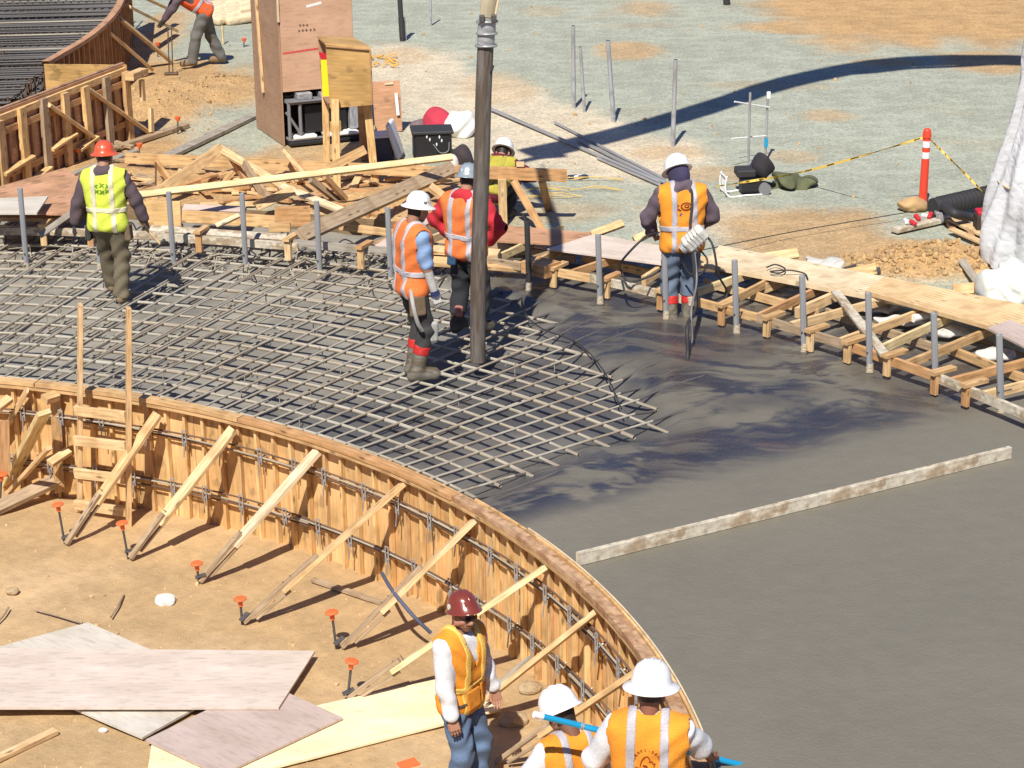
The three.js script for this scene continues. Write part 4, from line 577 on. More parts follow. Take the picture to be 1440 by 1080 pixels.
// o: everything about one person; positions in the person's own frame (feet at y = 0, facing +z, left at +x)
function person(o) {
  const t = new THREE.Group(); t.name = numbered('person'); scene.add(t); tag(t, o.label, 'person');
  const sk = o.skin || SKIN, pel = V(...(o.pelvis || [0, 0.93, 0]));
  const TQ = new THREE.Quaternion().setFromEuler(new THREE.Euler((o.lean || 0) * D2R, (o.twist || 0) * D2R, (o.side || 0) * D2R, 'YXZ')); const T = (x, y, z) => V(x, y, z).applyQuaternion(TQ).add(pel);
  const sc = (o.height || 1.8) / 1.815; const toLocal = (v) => v.clone().sub(o.at).applyAxisAngle(V(0, 1, 0), -o.yaw * D2R).divideScalar(sc);
  if (o.handRW) { o.handR = arr(toLocal(o.handRW)); } if (o.handLW) { o.handL = arr(toLocal(o.handLW)); }
  const joint = {};
  const neckTop = T(0, 0.585, 0.008), HQ = TQ.clone().multiply(new THREE.Quaternion().setFromEuler(new THREE.Euler((o.nod || 0) * D2R - (o.lean || 0) * D2R * (o.level ?? 0.6), (o.look || 0) * D2R, (o.tilt || 0) * D2R, 'YXZ')));
  const headC = neckTop.clone().add(V(0, 0.105, 0.035).applyQuaternion(HQ));
  // arms and legs
  const bones = []; for (const s of [-1, 1]) {
    const k = s < 0 ? 'R' : 'L', S = T(s * 0.195, 0.465, -0.005), [el, wr] = ik(S, V(...o['hand' + k]), 0.285, 0.255, V(...(o['elbow' + k] || [s * 0.5, -0.2, -1])));
    const H = pel.clone().add(V(s * 0.088, -0.035, 0).applyQuaternion(new THREE.Quaternion().setFromEuler(new THREE.Euler(0, (o.twist || 0) * D2R * 0.5, 0)))), F = V(...o['foot' + k]), [kn, an] = ik(H, F.clone().add(V(0, 0.085, 0)), 0.415, 0.415, V(...(o['knee' + k] || [s * 0.12, 0, 1])));
    const yaw = (o['toe' + k] ?? s * 10) * D2R, pitch = (o['heel' + k] || 0) * D2R, fw = V(Math.sin(yaw) * Math.cos(pitch), -Math.sin(pitch), Math.cos(yaw) * Math.cos(pitch));
    joint[k] = { S, el, wr, H, kn, an, fw };
    bones.push([arr(S), 0.052, arr(el), 0.040], [arr(el), 0.041, arr(wr), 0.027], [arr(H), 0.085, arr(kn), 0.056], [arr(kn), 0.055, arr(an), 0.040], [arr(an), 0.04, arr(an.clone().addScaledVector(fw, 0.14).add(V(0, -0.045, 0))), 0.035]);
  }
  const tb = TORSO.map(([a, ra, b, rb]) => [arr(T(...a)), ra - 0.004, arr(T(...b)), rb - 0.004]);
  const nk = [[arr(T(0, 0.50, -0.012)), 0.060, arr(neckTop.clone().add(V(0, 0.05, 0.005).applyQuaternion(HQ))), 0.054]];
  const bb = (L, m) => { const lo = [9, 9, 9], hi = [-9, -9, -9]; for (const [a, ra, b, rb] of L) for (let i = 0; i < 3; i++) { lo[i] = Math.min(lo[i], a[i] - ra - m, b[i] - rb - m); hi[i] = Math.max(hi[i], a[i] + ra + m, b[i] + rb + m); } return [lo, hi]; };
  const C = o.cell || 0.0125;
  // skin: trunk, limbs, head and hands as one body
  const gs = [], B = [...tb, ...nk, ...bones], [blo, bhi] = bb(B, 0.03); gs.push(nets(capsules(B, 0.03), blo, bhi, 0.016, () => sk));
  const hg = headGeo({ skin: sk, hair: o.hair, moustache: o.moustache, stubble: o.stubble }); hg.applyMatrix4(new THREE.Matrix4().compose(headC, HQ, V(1, 1, 1))); gs.push(hg);
  for (const s of [-1, 1]) { const k = s < 0 ? 'R' : 'L', j = joint[k], dir = j.wr.clone().sub(j.el).normalize(), g = hand(o['grip' + k] || 'relaxed', o['gloveSkin' + k] || sk).clone(); if (s > 0) { g.scale(-1, 1, 1); const ix = g.index.array; for (let i = 0; i < ix.length; i += 3) { const q = ix[i]; ix[i] = ix[i + 1]; ix[i + 1] = q; } g.computeVertexNormals(); }
    // -y along the forearm, palm towards palmK
    const y = dir.clone().applyAxisAngle(V(1, 0, 0), 0).negate(), pz = V(...(o['palm' + k] || [-s, 0, 0.25])); pz.addScaledVector(y, -pz.dot(y)).normalize(); const x = y.clone().cross(pz); g.applyMatrix4(new THREE.Matrix4().makeBasis(x, y, pz).setPosition(j.wr)); gs.push(g); j.palm = j.wr.clone().addScaledVector(dir, 0.085).addScaledVector(pz, 0.035); }
  const q = gs.map((g) => g.toNonIndexed()); for (const g of q) g.deleteAttribute('uv'); mesh('body', mergeGeometries(q), PM.bodyskin, t);
  const sd = o.seed || 1;
  // trousers
  { const L = [tb[0], tb[1]]; for (const k of ['L', 'R']) { const j = joint[k]; L.push([arr(j.H), 0.092, arr(j.kn), 0.066], [arr(j.kn), 0.064, arr(j.an), 0.058]); } const f0 = capsules(L, 0.025), [lo, hi] = bb(L, 0.06), hem = o.tuck || 0.06, bag = o.bag || 0.014;
    const wy = pel.y + 0.12; mesh('trousers', nets((x, y, z) => Math.max(f0(x, y, z) - bag + 0.009 * folds(x, y, z, sd), y - wy, joint.L.an.y > 0.2 || joint.R.an.y > 0.2 ? -9 : hem - y), lo, hi, C), o.trousers, t); }
  // shirt with sleeves
  { const L = [...tb.map((b) => b)], end = o.sleeve ?? 0.93; for (const k of ['L', 'R']) { const j = joint[k]; L.push([arr(j.S), 0.056, arr(j.el), 0.046]); if (end > 0.5) L.push([arr(j.el), 0.046, arr(j.el.clone().lerp(j.wr, (end - 0.5) * 2)), 0.036]); } const Ls = end > 0.5 ? L : L.map((b, i) => (i >= tb.length ? [b[0], b[1], arr(V(...b[0]).lerp(V(...b[2]), end * 2)), 0.05] : b)); if (o.hood) Ls.push([arr(T(-0.06, 0.53, -0.05)), 0.045, arr(T(0.06, 0.53, -0.05)), 0.045], [arr(T(-0.055, 0.535, 0.03)), 0.03, arr(T(0.055, 0.535, 0.03)), 0.03]); const f0 = capsules(Ls, 0.028), [lo, hi] = bb(Ls, 0.05), puff = o.puff || 0.010;
    const ng = T(0, 0.60, 0.02); mesh('shirt', nets((x, y, z) => Math.max(f0(x, y, z) - puff + 0.0075 * folds(x, y, z, sd + 2), o.hood ? -9 : 0.062 - Math.hypot(x - ng.x, z - ng.z) - Math.max(0, ng.y - 0.06 - y) * 1.5), lo, hi, C), o.shirt, t); }
  // vest and its strips share one shape between all wearers
  const vq = (m) => { m.position.copy(pel); m.quaternion.copy(TQ); m.scale.set(o.wide || 1, 1, o.deep || 1); return m; };
  if (o.vest) { const v = vq(mesh('vest', vestGeo, o.vest, t)); const st = (g) => mesh('reflective_strip', g, o.strip || PM.silver, v); STRIPES.forEach(st); if (o.belt !== false) st(BELT); if (o.print) mesh('back_print', backPatch(...o.printBox), o.print, v); }
  // boots
  for (const k of ['L', 'R']) { const j = joint[k], a = j.an, fw = j.fw, toe = a.clone().addScaledVector(fw, 0.165).add(V(0, -0.042, 0)), heel = a.clone().addScaledVector(fw, -0.045).add(V(0, -0.042, 0)), sh = a.clone().lerp(j.kn, o.shaft || 0.42); const L = [[arr(heel), 0.042, arr(toe), 0.044], [arr(a.clone().addScaledVector(fw, -0.01)), 0.052, arr(toe.clone().add(V(0, 0.01, 0))), 0.040], [arr(a), 0.056, arr(sh), 0.066]]; const f0 = capsules(L, 0.03), [lo, hi] = bb(L, 0.04), gy = o['foot' + k][1]; const n = sh.clone().sub(a).normalize(), flat = (o['heel' + k] || 0) === 0; const cut = (x, y, z, e) => (x - sh.x) * n.x + (y - sh.y) * n.y + (z - sh.z) * n.z - e;
    const bm = mesh('boot', nets((x, y, z) => Math.max(f0(x, y, z) - (o.shaft ? 0.012 : 0.0), cut(x, y, z, 0), flat ? gy + 0.001 - y : -9), lo, hi, 0.011), o.boots, t); if (o.bootTop) mesh('boot_top', nets((x, y, z) => Math.max(f0(x, y, z) - 0.0165, cut(x, y, z, 0.004), -cut(x, y, z, -0.085)), lo, hi, 0.011), o.bootTop, bm); }
  // hard hat
  const hat = mesh('hard_hat', o.cap ? CAP : HAT, o.hat, t); hat.position.copy(headC.clone().add(V(0, 0.040, -0.004).applyQuaternion(HQ))); hat.quaternion.copy(HQ).multiply(new THREE.Quaternion().setFromEuler(new THREE.Euler((o.hatTip ?? 4) * D2R, 0, 0))); hat.scale.setScalar(o.hatS || 1); for (const g of RIDGE) mesh('ridge', g, o.hat, hat);
  const out = { t, joint, T, headC, HQ, hat, pel, TQ };
  t.scale.setScalar(sc); t.position.copy(o.at); t.rotation.y = o.yaw * D2R; t.updateMatrixWorld(true); out.world = (v) => v.clone().applyMatrix4(t.matrixWorld); return out;
}
const hatMat = (c, o = {}) => new THREE.MeshPhysicalMaterial({ color: col(...c), roughness: 0.35, clearcoat: 0.5, clearcoatRoughness: 0.25, ...o });
const extra = (name, geo, mat, p) => mesh(name, geo, mat, p.t);

// 1. yellow vest, walking away over the bars
const pYellow = person({ label: 'person in a lime vest and orange hard hat walking away over the bars', at: G(160, 424, -0.045), yaw: 176, height: 1.79, seed: 1, pelvis: [0.0, 0.925, 0], lean: 5, side: -1, footL: [0.08, 0.02, 0.30], footR: [-0.10, 0, -0.03], toeR: -6, toeL: 6, kneeL: [0, 0, 1], handR: [-0.40, 0.86, 0.10], handL: [0.38, 0.86, 0.02], elbowR: [-1, 0, -0.6], elbowL: [1, 0, -0.6], gripR: 'grip', palmR: [1, 0, 0.2], gloveSkinL: [0.05, 0.04, 0.04], gloveSkinR: [0.10, 0.07, 0.05], trousers: PM.khaki, shirt: PM.plum, hood: true, puff: 0.026, bag: 0.026, boots: PM.bootTan, vest: PM.hiLime, strip: fabric([0.86, 0.80, 0.55]), wide: 1.06, hatS: 0.86, hatTip: -8, hat: hatMat([0.82, 0.10, 0.035]), nod: 12,
  printBox: [0.2, 0.29, 0.43], print: printMat((x) => { x.strokeStyle = '#5f8f1c'; x.lineWidth = 34; x.lineCap = 'round'; for (const [p, q] of [[90, 120], [256, 90], [420, 120], [110, 330], [256, 360], [400, 330]]) { x.beginPath(); x.moveTo(p - 44, q - 70); x.lineTo(p + 44, q + 70); x.stroke(); x.beginPath(); x.moveTo(p + 50, q - 40); x.quadraticCurveTo(p - 10, q, p - 46, q + 74); x.stroke(); } }) });
{ const p = pYellow; // tool belt with pouches
  const y = 0.86; extra('tool_belt', nets((a, b, c) => Math.max(capsules([[[-0.075, 0.9, 0], 0.13, [0.075, 0.9, 0], 0.13]])(a, b, c) - 0.01, Math.abs(b - 0.88) - 0.03), [-0.25, 0.82, -0.17], [0.25, 0.95, 0.17], 0.012), PM.bootTan, p);
  for (const s of [-1, 1]) { extra('pouch', moved(new RoundedBoxGeometry(0.07, 0.19, 0.15, 3, 0.025), s * 0.215, y - 0.07, 0.02, 0.1, 0, s * 0.08), s > 0 ? PM.charcoal : PM.bootTan, p); }
  for (const k of ['L', 'R']) extra('knee_strap', rodGeo(p.joint[k].kn.clone().add(V(0, 0.05, 0)), p.joint[k].kn.clone().add(V(0, 0.02, 0)), 0.098, 14), PM.dark, p);
  const h = p.world(p.joint.R.palm), g = thing('hammer', 'claw hammer in the right hand of the lime-vest worker', 'hammer'), d = V(0.62, -0.78, -0.1).normalize(); const a = h.clone().addScaledVector(d, -0.10), b = h.clone().addScaledVector(d, 0.24); mesh('handle', rodGeo(a, b, 0.016, 8), M.pineC, g); const n = V(0.7, 0.66, 0.2).normalize(); mesh('head', [rodGeo(b.clone().addScaledVector(n, -0.07), b.clone().addScaledVector(n, 0.05), 0.016, 8), rodGeo(b.clone().addScaledVector(n, 0.04), b.clone().addScaledVector(n, 0.07), 0.021, 8)], M.rebarBlack, g); settle(g, h); }

// 2. light blue sleeve, white hard hat with stickers
const pBlue = person({ label: 'person in orange vest, light blue sleeves and muddy rubber boots', at: G(583, 530, -0.05), yaw: 118, height: 1.865, seed: 2, lean: 3, footL: [0.10, 0, 0.04], footR: [-0.10, 0, -0.02], toeL: 8, toeR: -12, handR: [-0.26, 0.83, 0.12], handL: [0.27, 0.84, 0.10], elbowR: [-0.4, 0, -1], elbowL: [0.5, 0, -1], gloveSkinR: [0.66, 0.64, 0.60], gloveSkinL: [0.66, 0.64, 0.60], trousers: PM.charcoal, shirt: PM.blueTee, sleeve: 0.42, puff: 0.016, boots: PM.bootGrey, shaft: 0.62, bootTop: PM.bootRed, tuck: 0.32, vest: PM.hiOrange, hatS: 0.84, hat: hatMat([0.84, 0.83, 0.78]), look: 12, nod: 6, skin: [0.36, 0.18, 0.11], hair: [0.015, 0.01, 0.008] });
{ const p = pBlue, j = p.joint.R; extra('sleeve_cuff', nets(capsules([[arr(j.el), 0.045, arr(j.wr), 0.038]]), [j.wr.x - 0.15, j.wr.y - 0.07, j.wr.z - 0.25], [j.wr.x + 0.15, j.el.y + 0.08, j.wr.z + 0.15], 0.011), fabric([0.55, 0.53, 0.50]), p); extra('glove_cuff', rodGeo(j.wr.clone().lerp(j.el, -0.05), j.wr.clone().lerp(j.el, 0.14), 0.046, 12, 0.042), PM.cuff, p);
  for (const k of ['R', 'L']) { const q = p.joint[k]; extra('knee_pad', moved(new RoundedBoxGeometry(0.15, 0.21, 0.09, 4, 0.035), q.kn.x, q.kn.y - 0.02, q.kn.z + 0.06, 0.05), PM.pad, p); }
  extra('tool_pouch', moved(new RoundedBoxGeometry(0.06, 0.20, 0.16, 3, 0.025), -0.19, 0.76, -0.04, 0, 0, -0.1), PM.bootTan, p); extra('hanging_strap', tubeGeo([V(-0.16, 0.92, -0.09), V(-0.235, 0.76, -0.10), V(-0.235, 0.60, -0.06), V(-0.21, 0.52, -0.01)], 0.020, 14, 7), PM.pad, p);
  const sm = [fabric([0.35, 0.05, 0.06]), fabric([0.10, 0.10, 0.13]), fabric([0.30, 0.30, 0.32])]; [[-0.098, 0.065, 0.050], [-0.110, 0.058, 0.0], [-0.072, 0.115, -0.045]].forEach(([x, y, z], i) => { const d = new THREE.CylinderGeometry(0.022, 0.022, 0.006, 12), n = V(x, y * 0.7, z).normalize(); d.applyQuaternion(new THREE.Quaternion().setFromUnitVectors(V(0, 1, 0), n)); d.translate(x * 1.05, y, z); mesh('sticker', d, sm[i], p.hat); }); }

// 3. red hooded top behind the hose
const pRed = person({ label: 'person in red hooded top and silver hard hat behind the black hose', at: G(658, 468, -0.06), yaw: 152, height: 1.80, seed: 3, lean: 2, footL: [0.13, 0, 0.0], footR: [-0.13, 0, 0.02], handR: [-0.21, 0.99, 0.10], handL: [0.22, 0.99, 0.10], elbowR: [-1, 0.05, -0.25], elbowL: [1, 0.05, -0.25], palmR: [1, 0, 0], palmL: [-1, 0, 0], trousers: PM.dark, bag: 0.028, shirt: PM.redHood, hood: true, puff: 0.034, boots: PM.boot, shaft: 0.55, tuck: 0.2, vest: PM.hiOrange, wide: 1.1, deep: 1.1, hatS: 0.86, hat: hatMat([0.36, 0.42, 0.45], { metalness: 0.3 }), look: 8, nod: 10 });
{ const p = pRed; extra('pocket_cloth', moved(new RoundedBoxGeometry(0.10, 0.13, 0.05, 3, 0.02), 0.10, 0.82, -0.13, 0.2), fabric([0.04, 0.10, 0.20]), p); extra('knee_patch', moved(new RoundedBoxGeometry(0.09, 0.12, 0.06, 3, 0.025), 0.06, 0.25, -0.075), fabric([0.55, 0.22, 0.18]), p); }

// 4. vibrator worker at the outer edge
const pVib = person({ label: 'person in orange vest and jeans with a concrete vibrator at the edge', at: G(957, 462, -0.14), yaw: 188, height: 1.87, seed: 4, lean: 8, level: 0.2, footL: [0.10, 0, 0.0], footR: [-0.085, 0, 0.02], handR: [-0.20, 0.98, 0.24], handL: [0.25, 0.95, 0.25], elbowR: [-1, 0, -0.5], elbowL: [1, 0, -0.5], gripR: 'grip', gripL: 'grip', trousers: PM.denimGrey, bag: 0.024, shirt: PM.mauve, hood: true, puff: 0.03, boots: PM.bootGrey, shaft: 0.62, bootTop: PM.bootRed, tuck: 0.34, vest: PM.hiAmber, wide: 1.08, hat: hatMat([0.84, 0.84, 0.83]), cap: true, nod: 26, tilt: 6, look: 22,
  printBox: [0.16, 0.30, 0.42], print: printMat((x) => { x.strokeStyle = '#7a2408'; x.lineWidth = 40; x.beginPath(); x.arc(300, 270, 150, 0.4, 5.9); x.stroke(); x.lineWidth = 30; x.beginPath(); x.arc(310, 250, 60, 0, 6.3); x.stroke(); x.beginPath(); x.arc(120, 300, 100, 1.6, 4.4); x.stroke(); x.beginPath(); x.moveTo(60, 420); x.lineTo(150, 440); x.stroke(); }) });
{ const p = pVib; // neck cloth under the hat
  extra('neck_cloth', nets((x, y, z) => { const q = V(x, y, z).sub(p.headC).applyQuaternion(p.HQ.clone().invert()); return Math.max(Math.abs(elli(q.x, q.y, q.z, [0, -0.03, -0.015], [0.098, 0.145, 0.115])) - 0.009, q.z - 0.05, q.y - 0.04); }, arr(p.headC.clone().addScalar(-0.2)), arr(p.headC.clone().addScalar(0.2)), 0.011), PM.purple, p);
  const strap = [V(-0.06, 0.55, -0.06), V(-0.075, 0.50, -0.135), V(-0.07, 0.36, -0.165), V(-0.05, 0.2, -0.165), V(-0.04, 0.10, -0.19)].map((v) => p.T(v.x, v.y, v.z)); extra('shoulder_strap', tubeGeo(strap, 0.014, 20, 6), PM.charcoal, p);
  const W = (x, y, z) => p.world(p.T(x, y, z)); const t = thing('concrete_vibrator', 'boxy silver vibrator motor slung on the back of the jeans worker with its hoses', 'vibrator');
  const c = W(-0.075, 0.045, -0.24); const cas = mesh('motor_case', moved(new RoundedBoxGeometry(0.16, 0.27, 0.15, 4, 0.04), 0, 0, 0), M.chalk, t); cas.position.copy(c); cas.rotation.set(0.2, 0.2, -0.85); mesh('end_cap', moved(new THREE.CylinderGeometry(0.06, 0.06, 0.05, 18), 0, -0.15, 0), M.galv, cas); for (const k of [-0.06, -0.02, 0.02, 0.06]) mesh('cooling_fin', moved(box(0.165, 0.008, 0.155, 0.003), 0, k, 0), M.galv, cas); mesh('switch_box', moved(new RoundedBoxGeometry(0.07, 0.08, 0.05, 2, 0.01), 0.02, 0.03, -0.09), M.greyPlastic, cas);
  const g0 = G(967, 500, 0.02); mesh('drive_shaft', tubeGeo([c.clone().add(V(-0.02, -0.12, 0.02)), c.clone().add(V(0.0, -0.35, 0.06)), c.clone().add(V(0.02, -0.7, 0.08)), g0.clone().add(V(0, 0.25, -0.1)), g0, g0.clone().add(V(-0.02, -0.06, 0.1))], 0.019, 40, 8), M.rubber, t);
  mesh('drive_shaft', tubeGeo([c.clone().add(V(0.0, -0.12, 0.02)), c.clone().add(V(0.02, -0.4, 0.1)), G(972, 440, 0.35), G(973, 480, 0.06), G(966, 492, 0.0)], 0.011, 40, 6), M.greyPlastic, t);
  mesh('air_hose', tubeGeo([W(-0.10, 0.10, 0.16), up(c, 1000, 340), up(c, 1010, 385), G(1022, 412, 0.22), G(1018, 430, 0.12)], 0.012, 30, 8), M.rubber, t);
  mesh('air_hose', tubeGeo([W(0.20, 0.06, 0.20), up(c, 905, 335), up(c, 880, 360), G(874, 382, 0.32), G(884, 396, 0.26), G(915, 388, 0.30), G(940, 372, 0.44), c.clone().add(V(-0.10, -0.09, 0))], 0.012, 50, 8), M.rubber, t);
  mesh('cable_loop', tubeGeo([W(-0.10, -0.02, 0.1), up(c, 995, 368), up(c, 985, 386), up(c, 970, 385), up(c, 960, 370)], 0.010, 24, 6), M.rubber, t);
  settle(t, g0); }

// 5. brown hard hat, nearest, face to the right
const head5 = G(644, 832, LOW + 1.685);
const pBrown = person({ label: 'person in brown hard hat, sunglasses, amber vest and white sleeves on the sand', at: V(head5.x, lowAt(head5.x, head5.z), head5.z), yaw: 68, height: 1.70, seed: 5, cell: 0.010, lean: 1, twist: -14, footL: [0.11, 0, 0.06], footR: [-0.11, 0, -0.04], handR: [-0.27, 0.83, 0.06], handL: [0.27, 0.88, 0.16], elbowR: [-0.6, 0, -1], elbowL: [0.8, 0, -0.8], palmR: [0.8, 0, -0.5], palmL: [-0.9, 0, 0.2], trousers: PM.denim, bag: 0.018, shirt: PM.white, puff: 0.022, boots: PM.bootTan, vest: PM.hiAmber, strip: fabric([0.95, 0.62, 0.14], { roughness: 0.5 }), wide: 0.98, cap: true, hatTip: -12, hat: hatMat([0.20, 0.035, 0.018], { roughness: 0.2, clearcoat: 1 }), look: -18, nod: 0, moustache: true, stubble: true, skin: [0.40, 0.20, 0.13] });
pBrown.hat.scale.setScalar(0.88);
{ const p = pBrown, Q = (g) => g.applyMatrix4(new THREE.Matrix4().compose(p.headC, p.HQ, V(1, 1, 1))); const ls = []; for (const s of [-1, 1]) ls.push(moved(new RoundedBoxGeometry(0.050, 0.034, 0.010, 3, 0.005), s * 0.031, 0.002, 0.106, 0, s * 0.25, 0), rodGeo(V(s * 0.056, 0.008, 0.098), V(s * 0.082, 0.004, 0.0), 0.003, 5)); ls.push(rodGeo(V(-0.01, 0.008, 0.110), V(0.01, 0.008, 0.110), 0.003, 5)); extra('sunglasses', Q(mergeGeometries(ls.map(plain))), new THREE.MeshPhysicalMaterial({ color: col(0.012, 0.01, 0.01), roughness: 0.12 }), p);
  mesh('sticker', (() => { const d = new THREE.CylinderGeometry(0.025, 0.025, 0.006, 14); d.applyQuaternion(new THREE.Quaternion().setFromUnitVectors(V(0, 1, 0), V(-1, 0.15, -0.1).normalize())); d.translate(-0.122, 0.045, -0.02); return d; })(), M.chalk, p.hat);
  extra('belt', nets((a, b, c) => Math.max(capsules([[[-0.075, 0.915, 0], 0.122, [0.075, 0.915, 0], 0.122]])(a, b, c) - 0.012, Math.abs(b - 0.925) - 0.02), [-0.25, 0.88, -0.17], [0.25, 0.97, 0.17], 0.011), fabric([0.09, 0.06, 0.04]), p);
  extra('vest_pocket', moved(new RoundedBoxGeometry(0.15, 0.15, 0.02, 3, 0.008), -0.09, 0.97, 0.150, -0.06, -0.22, 0), PM.hiAmber, p); extra('vest_pocket', moved(new RoundedBoxGeometry(0.15, 0.15, 0.02, 3, 0.008), 0.09, 0.97, 0.150, -0.06, 0.22, 0), PM.hiAmber, p); }

// 6. and 7. white hard hats at the bottom edge
const head6 = G(805, 977, LOW + 1.74), head7 = G(918, 937, 0.93);
const zz = (px, py, z) => { const d = ray(px, py); return d.multiplyScalar(z / d.z).add(V(0, EYE, 0)); };
const poleA = zz(757, 1006, -11.30), poleB = zz(1003, 1066, -11.74);
const pSix = person({ label: 'person with white hard hat at the bottom edge, no print on the vest', at: V(head6.x, LOW - 0.04, head6.z), yaw: 208, height: 1.78, seed: 6, cell: 0.010, lean: 8, side: 3, footL: [0.12, 0, 0], footR: [-0.12, 0, 0.02], handR: [-0.30, 0.96, 0.28], handL: [0.32, 0.94, 0.24], elbowR: [-1, 0, -0.5], elbowL: [1, 0, -0.5], trousers: PM.denim, shirt: PM.white, puff: 0.026, boots: PM.bootTan, vest: PM.hiAmber, belt: false, cap: true, hat: hatMat([0.86, 0.86, 0.86]), nod: 22, look: 6, tilt: -8, hatTip: 10, skin: [0.20, 0.09, 0.055], hair: [0.03, 0.018, 0.012] });
const pSeven = person({ label: 'person with white hard hat at the bottom edge, round print on the vest', at: V(head7.x - 0.02, 0.93 - 1.80, head7.z + 0.02), yaw: 172, height: 1.80, seed: 7, cell: 0.010, lean: 4, footL: [0.12, 0, 0], footR: [-0.12, 0, 0.02], handRW: poleB.clone().add(V(0, 0.02, 0.06)), handLW: poleA.clone().lerp(poleB, 0.52).add(V(0, -0.06, 0.03)), elbowR: [-1, -0.7, -0.1], elbowL: [1, -0.8, -0.2], gripR: 'grip', gripL: 'grip', palmR: [0, -0.2, 1], palmL: [0, -0.2, 1], sleeve: 0.62, trousers: PM.denim, shirt: PM.white, puff: 0.026, boots: PM.bootTan, vest: PM.hiAmber, belt: false, wide: 1.08, hat: hatMat([0.86, 0.86, 0.86]), nod: 6, look: -6, skin: [0.24, 0.10, 0.06], hair: [0.02, 0.012, 0.01],
  printBox: [0.17, 0.24, 0.41], print: printMat((x) => { x.fillStyle = '#7c2c06'; x.strokeStyle = '#8a3a0a'; x.textAlign = 'center'; x.font = 'bold 74px serif'; const s = 'BRAVI-SEAL'; for (let i = 0; i < s.length; i++) { const a = lerp(-1.28, 1.28, i / (s.length - 1)); x.save(); x.translate(256 + Math.sin(a) * 205, 300 - Math.cos(a) * 205); x.rotate(a); x.fillText(s[i], 0, 0); x.restore(); } x.lineWidth = 18; x.beginPath(); x.moveTo(140, 400); x.quadraticCurveTo(170, 190, 270, 190); x.quadraticCurveTo(310, 250, 300, 300); x.quadraticCurveTo(350, 270, 350, 330); x.lineTo(390, 330); x.lineTo(370, 400); x.stroke(); x.beginPath(); x.ellipse(225, 395, 46, 20, 0.2, 0, 6.3); x.fill(); x.lineWidth = 22; x.beginPath(); x.moveTo(60, 420); x.quadraticCurveTo(250, 470, 450, 450); x.setLineDash([26, 12]); x.stroke(); }) });
{ const f = V(head7.x, -0.87, head7.z), t = thing('work_platform', 'low timber platform under the boots of the worker with the printed vest', 'platform'); for (let k = -2; k < 3; k++) plank('board', V(f.x - 0.4, f.y - 0.025, f.z + k * 0.15), V(f.x + 0.24, f.y - 0.025, f.z + k * 0.15), 0.14, 0.04, M.pine, t); for (const s of [-0.32, 0.18]) plank('bearer', V(f.x + s, f.y - 0.19, f.z - 0.35), V(f.x + s, f.y - 0.19, f.z + 0.35), 0.09, 0.28, M.pineB, t); settle(t, V(f.x, LOW, f.z)); }
{ const a = poleA, r = poleB, dir = r.clone().sub(a).normalize(), b = r.clone().addScaledVector(dir, 1.1);
  const t = thing('float_pole', 'long bright blue tool pole held by the worker with the printed vest', 'pole'); std('bluePole', [0.02, 0.42, 0.75], { roughness: 0.25, metalness: 0.3 }); mesh('shaft', rodGeo(a.clone().addScaledVector(dir, 0.02), b, 0.019, 14), M.bluePole, t); mesh('end_plug', rodGeo(a.clone().addScaledVector(dir, -0.03), a.clone().addScaledVector(dir, 0.03), 0.022, 14), M.white, t); mesh('joint_ring', rodGeo(a.clone().addScaledVector(dir, 0.30), a.clone().addScaledVector(dir, 0.32), 0.024, 14), M.galv, t); settle(t, a); }

// 8. bending worker at the top left
const pBend = person({ label: 'person in an orange top bending over beside the far form, head out of frame', at: G(287, 92, 0.02), yaw: -80, height: 1.82, seed: 8, cell: 0.016, pelvis: [0.0, 0.93, -0.06], lean: 52, footL: [0.13, 0, 0.20], footR: [-0.13, 0, -0.30], handR: [-0.16, 0.62, 0.70], handL: [0.16, 0.66, 0.72], elbowR: [-0.6, 0.3, -0.5], elbowL: [0.6, 0.3, -0.5], gloveSkinR: [0.05, 0.04, 0.04], gloveSkinL: [0.05, 0.04, 0.04], trousers: PM.greyTr, bag: 0.026, shirt: PM.plum, puff: 0.02, boots: PM.bootTan, vest: PM.hiRed, hat: hatMat([0.8, 0.8, 0.78]) });

// 9. crouching behind the trestle
const pCrouch = person({ label: 'person in a yellow vest and white hard hat crouching behind the timber trestle', at: G(697, 319, 0).add(V(0, 0, -0.40)), yaw: 165, height: 1.78, seed: 9, cell: 0.014, pelvis: [0.0, 0.40, -0.22], lean: 60, level: 0.35, footL: [0.15, 0, 0.05], footR: [-0.15, 0, 0.0], kneeL: [0.35, 0.5, 1], kneeR: [-0.35, 0.5, 1], handR: [-0.22, 0.42, 0.45], handL: [0.22, 0.42, 0.45], elbowR: [-1, -0.3, 0], elbowL: [1, -0.3, 0], trousers: PM.dark, shirt: fabric([0.16, 0.015, 0.03]), hood: true, puff: 0.028, boots: PM.boot, vest: fabric([0.55, 0.48, 0.06]), strip: fabric([0.50, 0.44, 0.08]), hatS: 1.0, cap: true, hat: hatMat([0.82, 0.82, 0.82]), nod: 0 });

